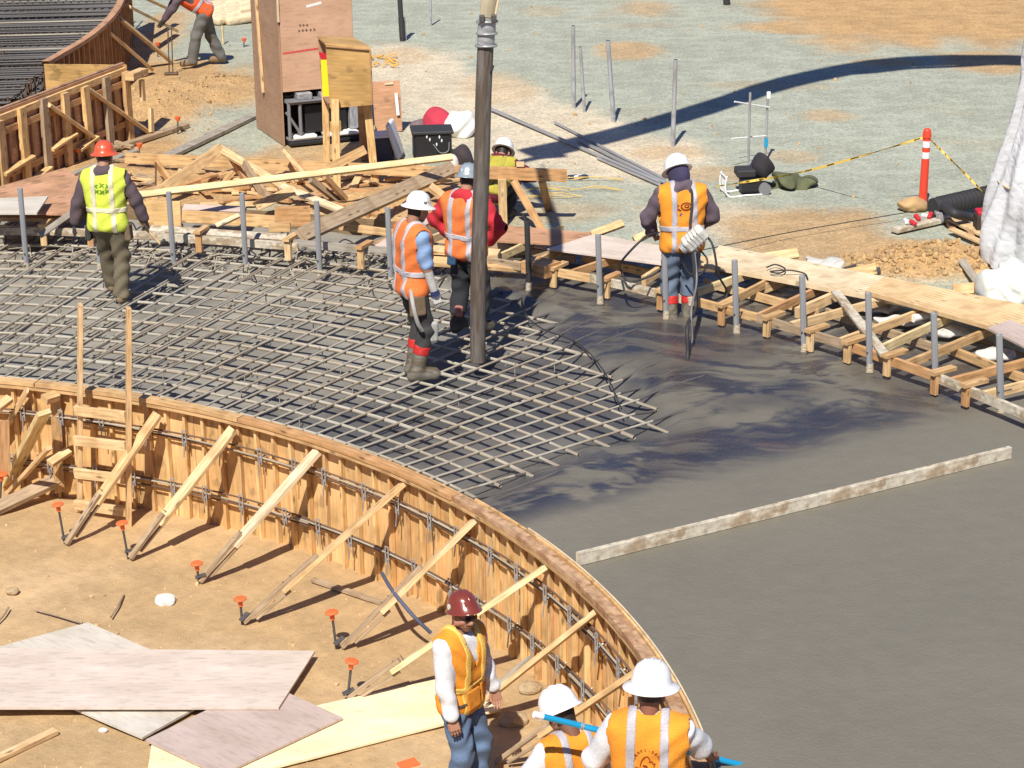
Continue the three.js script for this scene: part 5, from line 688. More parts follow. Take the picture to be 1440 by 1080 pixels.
// ---------- far form at the upper left, with its cage of bars ----------
{
  const H = 1.08, t = thing('far_formwork', 'dark timber form with posts and walers around a cage of bars, upper left', 'formwork');
  const A = G(-40, 171, H), B = G(176, 90, H), dv = B.clone().sub(A).setY(0).normalize(), nv = V(-dv.z, 0, dv.x); // nv points at the camera side
  const at = (k, y, off = 0) => A.clone().lerp(B, k).setY(y).addScaledVector(nv, off);
  plank('panel', at(0, H / 2, -0.012), at(1, H / 2, -0.012), H, 0.02, M.plyRed, t, nv); plank('cap', at(0, H + 0.012, -0.04), at(1, H + 0.012, -0.04), 0.05, 0.022, M.plyBrown, t);
  for (const [y, o] of [[0.99, 0.02], [0.82, 0.02], [0.25, 0.02]]) plank('waler', at(-0.01, y, o), at(0.99, y + 0.01, o), 0.09, 0.04, M[['stud', 'pineC', 'fir'][(y * 10 | 0) % 3]], t, nv);
  for (const k of [0.02, 0.13, 0.27, 0.405, 0.54, 0.69, 0.83, 0.975]) { const lean = rr(-0.012, 0.012); plank('post', at(k, -0.02, 0.06), at(k + lean, 1.02 + rr(-0.04, 0.04), 0.06), 0.145, 0.06, M[['pineB', 'stud', 'old', 'pine'][(k * 37 | 0) % 4]], t, nv); }
  for (const k of [0.08, 0.2, 0.34, 0.48, 0.62, 0.76, 0.9]) plank('stud', at(k, 0.0, 0.02), at(k, 0.78, 0.02), 0.05, 0.038, M.firB, t, nv);
  for (const [k0, k1, y] of [[0.12, 0.3, 0.30], [0.42, 0.58, 0.36], [0.60, 0.72, 0.2], [0.28, 0.40, 0.06]]) plank('kicker', at(k0, y, 0.09), at(k1, y + 0.08, 0.10), 0.09, 0.04, M.stud, t, V(0, 1, 0.4));
  plank('block', at(0.95, 0.94, 0.16), at(1.06, 0.94, 0.16), 0.14, 0.10, M.pine, t); plank('block', at(1.02, 0.55, 0.2), at(1.02, 0.85, 0.2), 0.09, 0.05, M.pineC, t, nv); plank('block', at(1.02, 0.1, 0.3), at(1.05, 0.42, 0.25), 0.09, 0.05, M.pineC, t, nv);
  // curved wall behind
  const C = [[60, 90], [84, 76], [108, 62], [132, 45], [150, 28], [162, 12], [171, -10], [178, -40]].map(([x, y]) => G(x, y, H)), cur = new THREE.CatmullRomCurve3(C), P = [], U = [], n = 40;
  for (let i = 0; i < n; i++) { const a = cur.getPoint(i / n), b = cur.getPoint((i + 1) / n), q = [[a, 0], [b, 0], [b, 1], [a, 1]]; for (const m of [0, 1, 2, 0, 2, 3]) { const p = q[m][0]; P.push(p.x, q[m][1] ? H : -0.02, p.z); U.push(q[m][1] * H, m > 0 && m < 4 ? i * 0.1 : i * 0.1 + 0.1); } }
  const pg = new THREE.BufferGeometry(); pg.setAttribute('position', new THREE.Float32BufferAttribute(P, 3)); pg.setAttribute('uv', new THREE.Float32BufferAttribute(U, 2)); pg.computeVertexNormals(); const dm = M.plyRed.clone(); dm.side = THREE.DoubleSide; mesh('panel', pg, dm, t);
  const fl = (y0, y1, w) => { const PP = [], UU = []; for (let i = 0; i < n; i++) { const a = cur.getPoint(i / n), b = cur.getPoint((i + 1) / n), ta = cur.getTangent(i / n), tb = cur.getTangent((i + 1) / n); const s = (p, tt, o) => V(p.x - tt.z * o, 0, p.z + tt.x * o); const ai = s(a, ta, -0.01), ao = s(a, ta, w), bi = s(b, tb, -0.01), bo = s(b, tb, w); for (const [p, y, u] of [[ai, y1, 0], [bi, y1, 0], [bo, y1, 1], [ai, y1, 0], [bo, y1, 1], [ao, y1, 1], [ao, y1, 0], [bo, y1, 0], [bo, y0, 1], [ao, y1, 0], [bo, y0, 1], [ao, y0, 1], [ai, y0, 0], [bi, y1, 0], [ai, y1, 1], [ai, y0, 0], [bi, y0, 0], [bi, y1, 1]]) { PP.push(p.x, y, p.z); UU.push(i * 0.12, u * 0.09); } } const g = new THREE.BufferGeometry(); g.setAttribute('position', new THREE.Float32BufferAttribute(PP, 3)); g.setAttribute('uv', new THREE.Float32BufferAttribute(UU, 2)); g.computeVertexNormals(); return g; };
  const fm = M.plyRed.clone(); fm.side = THREE.DoubleSide; mesh('curved_cap', fl(H - 0.02, H + 0.04, 0.10), fm, t);
  for (let i = 1; i < 24; i++) { const p = cur.getPoint(i / 24), q = cur.getTangent(i / 24), o = V(-q.z, 0, q.x); plank('stud', p.clone().setY(-0.02).addScaledVector(o, 0.05), p.clone().setY(H - 0.03).addScaledVector(o, 0.05), 0.085, 0.038, M.firB, t, q.clone().setY(0)); }
  const e0 = G(62, 90, H), e1 = G(178, 91, H); plank('end_panel', e0.clone().setY(H - 0.30), e1.clone().setY(H - 0.30), 0.60, 0.02, M.plyTan, t, V(0, 0, 1));
  for (const [a, b, m] of [[[150, 42, 0.95], [212, 96, 0.1], 'pineC'], [[168, 26, 0.95], [240, 86, 0.05], 'pine'], [[179, 8, 0.95], [246, 42, 0.1], 'pineC'], [[122, 64, 0.85], [152, 86, 0.35], 'pineC'], [[184, -12, 0.95], [240, 14, 0.3], 'pine']]) plank('brace', G(...a), G(...b), 0.14, 0.05, M[m], t, V(0.3, 1, 0.5));
  for (const [a, b, m] of [[[66, 145, 0.98], [152, 207, 0.05], 'pineC'], [[121, 122, 0.98], [207, 184, 0.05], 'pineC']]) plank('brace', G(...a), G(...b), 0.15, 0.05, M[m], t, V(0.2, 1, 0.6));
  settle(t, at(0.5, 0));
  const c = thing('far_rebar_cage', 'dense dark mat of steel bars inside the far timber form', 'rebar mat'); const b1 = [], b2 = [], b3 = [];
  const inX = (z) => { let best = 99; for (let i = 0; i <= 60; i++) { const p = cur.getPoint(i / 60); if (Math.abs(p.z - z) < 0.25) best = Math.min(best, p.x); } if (z > e0.z) { const k = (z - A.z) / (B.z - A.z); best = lerp(A.x, B.x, k); if (best > e0.x) best = e0.x - 0.06; } return best; };
  let k = 0; for (let z = A.z + 0.2; z > C[7].z + 0.3; z -= 0.125) { const x1 = inX(z - 0.2); if (x1 > 50) continue; const pale = k % 9 === 3 && z < -31; const y = 0.90 + rr(-0.03, 0.03); (pale ? b2 : b1).push(rodGeo(V(-14, y, z + 0.35), V(x1 - 0.08, y + rr(-0.02, 0.02), z - 0.22), pale ? 0.016 : 0.016, 5)); if (z < e0.z) b1.push(rodGeo(V(-14, 0.55, z + 0.3), V(x1 - 0.1, 0.55, z - 0.2), 0.016, 4)); k++; }
  for (let x = -14; x < -3.6; x += 0.13) { let z0 = null; for (let z = A.z; z > -46; z -= 0.3) { const ok = Math.min(inX(z), inX(z - 0.3)) - 0.1 > x && inX(z) < 50; if (ok && z0 === null) z0 = z; if (z0 !== null && (!ok || z < -45.6)) { b3.push(rodGeo(V(x, 0.86, z0), V(x, 0.86, z), 0.014, 4)); z0 = null; } } }
  for (let i = 0; i < 900; i++) { const z = rr(A.z, -33.2), x1 = Math.min(inX(z), 3); if (x1 > 50) continue; const x = rr(-10, x1 - 0.1), y = rr(0.3, 0.93); b3.push(rodGeo(V(x, 0, z), V(x + rr(-0.04, 0.04), y, z + rr(-0.04, 0.04)), 0.012, 4)); }
  for (const [n, g, m] of [['long_bars', b1, M.rebarBlack], ['pale_bars', b2, M.rebar], ['tangle_bars', b3, M.rebarRust]]) { const o = mesh(n, g, m, c); o.userData.kind = 'stuff'; }
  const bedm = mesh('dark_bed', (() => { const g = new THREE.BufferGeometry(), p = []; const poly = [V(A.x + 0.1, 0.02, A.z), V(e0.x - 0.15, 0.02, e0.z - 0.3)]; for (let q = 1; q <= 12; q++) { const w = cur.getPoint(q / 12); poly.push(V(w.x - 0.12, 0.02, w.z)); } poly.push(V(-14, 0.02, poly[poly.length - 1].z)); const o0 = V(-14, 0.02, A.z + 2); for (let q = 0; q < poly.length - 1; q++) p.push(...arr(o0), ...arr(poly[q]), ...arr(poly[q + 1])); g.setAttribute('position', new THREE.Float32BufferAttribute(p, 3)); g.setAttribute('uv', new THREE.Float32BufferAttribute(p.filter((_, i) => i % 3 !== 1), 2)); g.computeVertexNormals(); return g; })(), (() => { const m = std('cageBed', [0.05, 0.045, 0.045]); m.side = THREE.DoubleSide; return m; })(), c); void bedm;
  settle(c, V(-7, 0, -32));
}
// ---------- loose lumber, trusses and blocks behind the left part of the edge ----------
{
  const L = [ // label, end a [px, py, height], end b, width, thickness, material, up vector
    ['thin fresh strip of wood lying across the crossed boards behind the edge', [190, 275, 0.42], [636, 221, 0.62], 0.075, 0.04, 'fresh', [0, 1, 0.9]],
    ['long plank on edge running behind the crossed boards', [176, 222, 0.22], [640, 243, 0.22], 0.12, 0.045, 'pineB', [0, 0.1, 1]],
    ['weathered grey board lying on the earth between the far form and the hut', [172, 250, 0.06], [358, 162, 0.04], 0.15, 0.05, 'grey', [0, 1, 0]],
    ['left leg of the peaked pair of boards, nearest the lime vest', [221, 272, 0.2], [311, 209, 0.52], 0.12, 0.06, 'pine', [0.4, 0.2, 1]],
    ['right leg of the peaked pair of boards', [308, 209, 0.52], [398, 262, 0.14], 0.10, 0.042, 'pineC', [0.2, 1, 0.6]],
    ['dark steep board just right of the peak', [322, 217, 0.44], [347, 256, 0.1], 0.10, 0.05, 'firB', [-0.9, 0.3, 0.2]],
    ['second dark steep board right of the peak', [343, 230, 0.4], [376, 280, 0.05], 0.10, 0.05, 'old', [-0.9, 0.3, 0.2]],
    ['short dark board behind the lime vest worker, left of the peak', [219, 228, 0.32], [238, 254, 0.1], 0.09, 0.045, 'fir', [-0.8, 0.3, 0.2]],
    ['reddish offcut on the ground under the peaked boards', [254, 262, 0.08], [302, 246, 0.1], 0.12, 0.06, 'fir', [0, 1, 0]],
    ['short tan offcut lying beside the reddish one', [296, 250, 0.06], [334, 240, 0.08], 0.10, 0.05, 'pineB', [0, 1, 0]],
    ['stubby slanted block right of the reddish offcut', [313, 258, 0.05], [329, 240, 0.22], 0.09, 0.05, 'pine', [-0.6, 0.6, 0.2]],
    ['pale flat board on the earth below the fresh strip', [282, 288, 0.05], [372, 286, 0.05], 0.10, 0.04, 'pineC', [0, 1, 0]],
    ['short board sloping up behind the second grey pipe', [360, 291, 0.12], [413, 267, 0.28], 0.10, 0.045, 'pineC', [0.2, 0.4, 1]],
    ['short board poking up under the tan shelf box', [438, 249, 0.3], [514, 210, 0.62], 0.10, 0.045, 'pineB', [0.2, 0.3, 1]],
    ['left dark prop leg below the shelf box', [436, 252, 0.4], [476, 283, 0.04], 0.09, 0.045, 'old', [-0.9, 0.2, 0.2]],
    ['right dark prop leg below the shelf box', [456, 248, 0.42], [488, 282, 0.04], 0.09, 0.045, 'firB', [-0.9, 0.2, 0.2]],
    ['thin slanted stick crossing in front of the machine', [399, 212, 0.46], [430, 246, 0.3], 0.045, 0.03, 'pineC', [-0.7, 0.6, 0.2]],
    ['heavy weathered beam sloping from the edge up to the white glove', [424, 331, 0.24], [636, 236, 0.34], 0.15, 0.09, 'old', [0.1, 0.6, 1]],
    ['pale slanted board left of the heavy beam', [396, 262, 0.25], [500, 304, 0.08], 0.09, 0.04, 'pale', [0, 1, 0.4]],
    ['splashed grey board lying along the edge beam by the lime vest', [212, 323, 0.16], [402, 336, 0.14], 0.11, 0.06, 'splat', [0, 1, 0.3]],
    ['greyish pink board behind the first splashed board', [258, 293, 0.1], [345, 296, 0.1], 0.10, 0.05, 'plyPink', [0, 1, 0.4]],
    ['tan board on edge between the two grey pipes', [257, 304, 0.1], [388, 312, 0.1], 0.13, 0.05, 'pineB', [0, 0.3, 1]],
    ['thin diagonal stick leaning between the two grey pipes', [304, 318, 0.1], [336, 303, 0.2], 0.05, 0.035, 'pale', [0, 0.8, 0.6]],
    ['grey stick sloping left of the lime vest worker', [56, 331, 0.16], [110, 293, 0.36], 0.06, 0.045, 'grey', [0.2, 0.5, 1]],
    ['flat tan board at the left edge behind the first grey pipe', [-10, 306, 0.12], [110, 308, 0.12], 0.14, 0.05, 'pineC', [0, 1, 0]],
    ['short tan board at the left edge above the edge beam', [-8, 322, 0.1], [60, 326, 0.1], 0.08, 0.05, 'pineC', [0, 0.6, 1]],
    ['brown board lying at the foot of the far form', [118, 262, 0.08], [186, 232, 0.08], 0.10, 0.05, 'fir', [0, 1, 0]],
    ['grey board lying behind the orange hard hat', [100, 246, 0.1], [192, 212, 0.1], 0.09, 0.045, 'grey', [0, 1, 0]],
    ['rough tan timber at the foot of the far form braces', [150, 212, 0.06], [262, 176, 0.06], 0.10, 0.06, 'old', [0, 1, 0]],
    ['upper board of the small stack behind the red hooded worker', [590, 350, 0.22], [702, 357, 0.22], 0.12, 0.05, 'pineC', [0, 1, 0.2]],
    ['lower board of the small stack behind the red hooded worker', [588, 366, 0.12], [738, 376, 0.12], 0.14, 0.05, 'pine', [0, 1, 0.2]],
    ['board sloping behind the shoulder of the blue-sleeved worker', [528, 352, 0.12], [604, 308, 0.3], 0.09, 0.045, 'plyPink', [0.2, 0.8, 0.6]],
    ['short chunky block leaning right of the white hard hat with stickers', [604, 262, 0.3], [628, 280, 0.14], 0.10, 0.06, 'pineC', [0.4, 0.7, 0.4]],
    ['dark reddish block in the shade of the hose', [744, 372, 0.2], [778, 380, 0.2], 0.22, 0.14, 'fir', [0, 1, 0]],
    ['tan stub pointing up left of the vibrator worker', [832, 330, 0.24], [876, 314, 0.34], 0.08, 0.045, 'pine', [0.3, 0.7, 0.4]],
    ['tan stub behind the left sleeve of the vibrator worker', [892, 338, 0.2], [925, 322, 0.3], 0.08, 0.045, 'pineC', [0.3, 0.7, 0.4]],
    ['orange stub lying on the earth above the wide plank', [1060, 366, 0.14], [1122, 356, 0.2], 0.10, 0.05, 'pineC', [0.2, 0.6, 0.6]],
    ['sloping stub by the dark frame left of the earth heap', [1180, 388, 0.18], [1232, 378, 0.26], 0.10, 0.05, 'pine', [0.2, 0.5, 0.8]],
    ['thick board end right of the earth heap', [1340, 408, 0.2], [1386, 404, 0.24], 0.10, 0.06, 'pine', [0.2, 0.5, 0.8]],
    ['pair of grey slats leaning into the ditch beside the wrapped post', [1352, 366, 0.2], [1380, 404, 0.06], 0.07, 0.03, 'grey', [-0.4, 1, 0.2]],
  ];
  for (const [lab, a, b, w, th, m, u] of L) tag(plank('timber', G(...a), G(...b), w * 1.18, th, M[m], null, V(...u)), lab, 'timber', null);
  const blocks = [['light orange plywood block between the lime vest and the first pipe', 228, 318, 0.46, 0.30, 0.05, 'plyForm', 0.05], ['small notch block fixed on the light orange plywood block', 208, 317, 0.13, 0.10, 0.03, 'pineB', 0.0], ['orange plywood block left of the third pipe', 412, 318, 0.42, 0.24, 0.06, 'fir', 0.1], ['brown block at the foot of the orange plywood block', 394, 326, 0.25, 0.11, 0.08, 'pineB', 0.0]];
  for (const [lab, px, py, w, h, d, m, turn] of blocks) { const p = G(px, py, 0.12), t = mesh('wood_block', boardGeo(w, d, h), M[m]); t.position.set(p.x, p.y + h / 2, p.z + (w < 0.2 ? 0.05 : 0)); t.rotation.set(-0.12, turn, 0); tag(t, lab, 'block'); }
  const sheets = [['crumpled reddish plywood sheet behind the first pipe at the left edge', [[-20, 270], [92, 238], [128, 268], [112, 304], [-20, 300]], 0.30, 'plyRed'], ['pointed grey board end at the left edge of the frame', [[-20, 302], [52, 302], [68, 278], [-20, 282]], 0.42, 'plyGrey']];
  for (const [lab, pts, y, m] of sheets) { const w = pts.map(([x, z]) => G(x, z, y)); const g = sheetGeo(w, 0.022), c = w[0].clone(); g.translate(-c.x, -c.y, -c.z); const o = mesh('plywood_sheet', g, M[m]); o.position.copy(c); tag(o, lab, 'plywood sheet'); }
  { const gs = []; for (let i = 0; i < 210; i++) { const z = rnd(), x = i < 140 ? rr(180, 700) : rr(-10, 240), y = i < 140 ? rr(238, 335) - (x > 500 ? 0 : 0) : rr(190, 330), a = rr(0, 6.28), l = rr(0.08, 0.75), p = G(x, y, rr(0.02, 0.09)); if (toPolar(p)[0] < 15.05) continue; const o = new THREE.Mesh(boardGeo(l, rr(0.03, 0.10), rr(0.015, 0.05))); o.rotation.set(rr(-0.15, 0.15), a, rr(-0.2, 0.2)); o.position.copy(p); o.updateMatrix(); gs.push(o.geometry.applyMatrix4(o.matrix)); } const third = Math.floor(gs.length / 3); [['pale wood offcuts littering the earth behind the edge form', M.pineC], ['brown wood offcuts littering the earth behind the edge form', M.fir], ['grey wood offcuts littering the earth behind the edge form', M.old]].forEach(([lab, m], i) => tag(mesh('wood_litter', gs.slice(i * third, (i + 1) * third), m), lab, 'litter', null, 'stuff')); }
  tag(mesh('rebar_stub', rodGeo(G(219, 264, 0.05), up(G(219, 264, 0.05), 219, 228), 0.012, 6), M.rebarRust), 'thin upright rusty bar beside the short dark board', 'bar');
  const st = [[[213, 172], [214, 190], 'stake with orange cap below the second far brace'], [[250, 168], [250, 190], 'stake with orange cap on the earth, right of the far braces'], [[196, 206], [196, 222], 'orange-capped stake just above the long plank on edge'], [[108, 212], [108, 230], 'orange-capped stake in the shade of the far form'], [[222, 63], [222, 80], 'orange-capped stake beside the gloved hand of the bending worker'], [[343, 57], [343, 66], 'orange-capped stake left of the plywood hut']];
  for (const [c, b, lab] of st) { const F = G(b[0], b[1], 0), T = up(F, c[0], c[1]), t = thing('form_stake', lab, 'stake', null, 0, 'orange-capped stakes'); mesh('rod', rodGeo(F, T, 0.011, 6), M.rebarBlack, t); mesh('cap', moved(new THREE.CylinderGeometry(0.045, 0.026, 0.06, 12), T.x, T.y + 0.01, T.z), M.orange, t); settle(t, F); }
  const wb = G(317, 42, 0.02); tag(mesh('survey_lath', rodGeo(G(314, 62), up(G(314, 62), 312, 36), 0.02, 4), M.fresh), 'pale yellow lath standing right of the bending worker', 'stake'); void wb;
  // sandbags beside the hut, top left
  for (let i = 0; i < 9; i++) { const p = G(300 + (i % 3) * 19, 8 + Math.floor(i / 3) * 9, 0.1), g = new RoundedBoxGeometry(0.62, 0.16, 0.26, 4, 0.07), m = mesh('sack', g, M.pale); m.position.copy(p).add(V(0, 0.02 * (i % 2), 0)); m.rotation.set(0.1, 0.5 + 0.1 * (i % 4), 0.05); tag(m, `pale sack, ${['back', 'middle', 'front'][Math.floor(i / 3)]} row, ${['left', 'centre', 'right'][i % 3]} of the pile between the bending worker and the hut`, 'sack', 'pile of pale sacks'); }
  // cones of wattle: two-legged jack stand the bending worker holds
  const jb = G(238, 104, 0.02), j = thing('hand_tamper', 'long-handled tool with two thin rods held by the bending worker', 'tool'); for (const dx of [0, 5]) mesh('rod', rodGeo(V(jb.x + dx * 0.012, 0.02, jb.z), up(jb, 236 + dx, 38), 0.010, 6), M.rebarBlack, j); mesh('foot_plate', moved(box(0.22, 0.03, 0.12), jb.x + 0.03, 0.03, jb.z), M.rebarRust, j); settle(j, jb);
}
// ---------- plywood hut, shelf box, machines ----------
{
  const C0 = G(400, 206), Lb = G(362, 180), e = Lb.clone().sub(C0), lw = e.length(), le = e.clone().normalize(), fe = V(-le.z, 0, le.x); if (fe.x < 0) fe.negate(); const HW = 1.06, HH = 2.42;
  const P = (f, l, y) => C0.clone().addScaledVector(fe, f).addScaledVector(le, l).setY(y); const t = thing('plywood_hut', 'tall brown plywood hut with an open bottom sheltering a machine', 'hut');
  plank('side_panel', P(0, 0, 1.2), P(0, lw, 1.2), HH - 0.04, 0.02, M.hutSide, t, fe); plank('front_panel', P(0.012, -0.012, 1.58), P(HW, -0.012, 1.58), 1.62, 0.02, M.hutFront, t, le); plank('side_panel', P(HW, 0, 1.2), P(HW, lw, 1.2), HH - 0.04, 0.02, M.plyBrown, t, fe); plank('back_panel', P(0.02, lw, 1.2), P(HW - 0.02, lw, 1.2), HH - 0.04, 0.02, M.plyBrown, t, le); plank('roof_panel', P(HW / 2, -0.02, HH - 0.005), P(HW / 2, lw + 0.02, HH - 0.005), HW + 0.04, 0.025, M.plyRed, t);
  plank('batten', P(-0.035, lw * 0.62, 0.62), P(-0.035, lw * 0.74, 2.4), 0.045, 0.04, M.pineC, t, fe); plank('corner_batten', P(-0.012, -0.03, 1.75), P(-0.012, -0.03, 2.4), 0.03, 0.03, M.pale, t, fe);
  std('redChalk', [0.62, 0.09, 0.07]); plank('chalk_line', P(0.03, -0.0235, 1.31), P(HW * 0.86, -0.0235, 1.36), 0.028, 0.002, M.redChalk, t, le); plank('white_label', P(0.40, -0.0235, 1.93), P(0.62, -0.0235, 1.97), 0.035, 0.002, M.white, t, le);
  const pr = printMat((x) => { x.strokeStyle = '#5a4636'; x.lineWidth = 16; for (const [px, py] of [[60, 120], [130, 120], [210, 130], [30, 290], [110, 290], [190, 290], [280, 290], [360, 290]]) { x.beginPath(); x.moveTo(px, py - 44); x.quadraticCurveTo(px + 46, py - 20, px + 6, py + 44); x.moveTo(px - 6, py); x.lineTo(px + 44, py + 8); x.stroke(); } }); const pg = new THREE.PlaneGeometry(0.34, 0.22); const pm = mesh('pencil_marks', pg, pr, t); pm.position.copy(P(0.42, -0.0245, 1.62)); pm.lookAt(pm.position.clone().sub(le)); 
  const rim = [0.12, 0.86].map((f) => { const q = []; for (let k = 0; k <= 10; k++) { const a = Math.PI + k / 10 * Math.PI; q.push(P(f + Math.cos(a) * 0.22, -0.03, 2.36 + Math.sin(a) * (f < 0.5 ? 0.10 : 0.26))); } return tubeGeo(q, 0.012, 20, 6); }); for (const g of rim) mesh('rope_loop', g, f_pale(), t);
  settle(t, C0);
  const g = thing('site_machine', 'black framed machine with silver parts under the plywood hut', 'machine'); const Q = (f, l, y) => P(f, l, y); const rod = (a, b, r = 0.022) => rodGeo(a, b, r, 8); const fr = [];
  const F0 = 0.06, F1 = 1.18, L0 = -0.10, L1 = 0.42; for (const y of [0.10, 0.62]) fr.push(rod(Q(F0, L0, y), Q(F1, L0, y)), rod(Q(F0, L1, y), Q(F1, L1, y)), rod(Q(F0, L0, y), Q(F0, L1, y)), rod(Q(F1, L0, y), Q(F1, L1, y))); for (const [f, l] of [[F0, L0], [F1, L0], [F0, L1], [F1, L1], [0.22, L0]]) fr.push(rod(Q(f, l, 0.1), Q(f, l, 0.62), 0.026)); fr.push(rod(Q(0.02, L0, 0.5), Q(0.24, L0, 0.14))); mesh('frame', fr, M.greyPlastic, g);
  const bx = (n, f, l, y, sx, sy, sz, m) => { const o = mesh(n, box(sx, sy, sz, 0.02), m, g); o.position.copy(Q(f, l, y)); o.rotation.y = Math.atan2(-fe.z, fe.x); }; bx('engine_block', 0.62, 0.15, 0.36, 0.62, 0.40, 0.36, M.black); bx('white_tray', 0.28, -0.02, 0.13, 0.34, 0.05, 0.22, M.white); bx('white_tray', 0.80, -0.06, 0.14, 0.50, 0.05, 0.24, M.white); bx('top_tank', 0.30, 0.0, 0.70, 0.22, 0.10, 0.22, M.galv); bx('top_tank', 0.70, 0.0, 0.69, 0.34, 0.08, 0.22, M.galv); bx('top_plate', 0.5, 0.02, 0.645, 0.9, 0.02, 0.36, M.greyPlastic); bx('skid', 0.62, 0.1, 0.05, 1.15, 0.06, 0.5, M.black); bx('side_can', 1.02, -0.02, 0.36, 0.12, 0.38, 0.14, M.steel); bx('carton', 0.72, -0.13, 0.24, 0.16, 0.16, 0.05, M.plyTan);
  settle(g, Q(0.6, 0.1, 0));
  // shelf box on four legs
  const s = thing('shelf_box', 'tan plywood box with a sloping lid on four timber legs before the hut', 'box'); const FL = G(474, 268), FR = G(528, 260), BL = G(460, 232), BR = G(512, 225);
  for (const [b, px, py, m, w] of [[FL, 471, 140, 'stud', 0.10], [FR, 516, 140, 'stud', 0.10], [BL, 457, 120, 'stud', 0.09], [BR, 506, 120, 'fir', 0.09]]) plank('leg', b, up(b, px, py), w, 0.05, M[m], s, V(0, 0, 1));
  const zf = (FL.z + FR.z) / 2 + 0.07, zb = (BL.z + BR.z) / 2; const U = (px, py, z) => { const d = ray(px, py); return d.multiplyScalar(z / d.z).add(V(0, EYE, 0)); }; const quad = (n, p, m, th = 0.02) => { const gg = sheetGeo(p, th); mesh(n, gg, m, s); };
  quad('front_panel', [U(458, 64, zf), U(519, 69, zf - 0.04), U(523, 147, zf - 0.04), U(464, 152, zf)], M.plyTan); quad('lid', [U(457, 63, zf + 0.03), U(521, 69, zf - 0.02), U(497, 54, zb), U(446, 53, zb)], M.plyTan); quad('shelf', [U(464, 151, zf - 0.03), U(522, 146, zf - 0.06), U(500, 134, zb), U(453, 137, zb)], M.plyBrown); quad('back_panel', [U(447, 56, zb), U(497, 57, zb), U(500, 134, zb), U(453, 137, zb)], M.plyBrown);
  plank('edge_trim', U(458, 65, zf + 0.035), U(520, 70, zf - 0.0), 0.02, 0.02, M.firB, s); plank('edge_trim', U(520.5, 70, zf - 0.0), U(523.5, 147, zf - 0.01), 0.02, 0.02, M.firB, s); settle(s, FL.clone().lerp(BR, 0.5));
  const lv = thing('spirit_level', 'bright yellow case with a red top standing in the open side of the shelf box', 'case'); const za = zf - 0.13; quadT(lv, 'yellow_case', [U(451, 84, za), U(463, 84, za + 0.02), U(466, 136, za + 0.02), U(454, 135, za)], M.yellow, 0.06); quadT(lv, 'red_top', [U(448, 74, za), U(460, 78, za + 0.02), U(463, 84, za + 0.02), U(451, 83.5, za)], M.red, 0.05); settle(lv, U(458, 136, za));
  const d = thing('door_panel', 'brown plywood panel with a pale handle standing right of the shelf box', 'panel'); const db = G(550, 186), zd = db.z; quadT(d, 'board', [U(523, 115, zd - 0.1), U(562, 113, zd - 0.1), U(566, 184, zd), U(528, 187, zd)], M.plyRed, 0.02); plank('handle', U(557, 131, zd - 0.02), U(560, 162, zd + 0.02), 0.045, 0.03, M.white, d, V(0, 0, 1)); plank('label_strip', U(541, 118, zd - 0.06), U(553, 117, zd - 0.06), 0.035, 0.01, M.pale, d, V(0, 0, 1)); settle(d, db);
  function quadT(p, n, pts, m, th) { mesh(n, sheetGeo(pts, th), m, p); }
}
function f_pale() { return M.pale; }
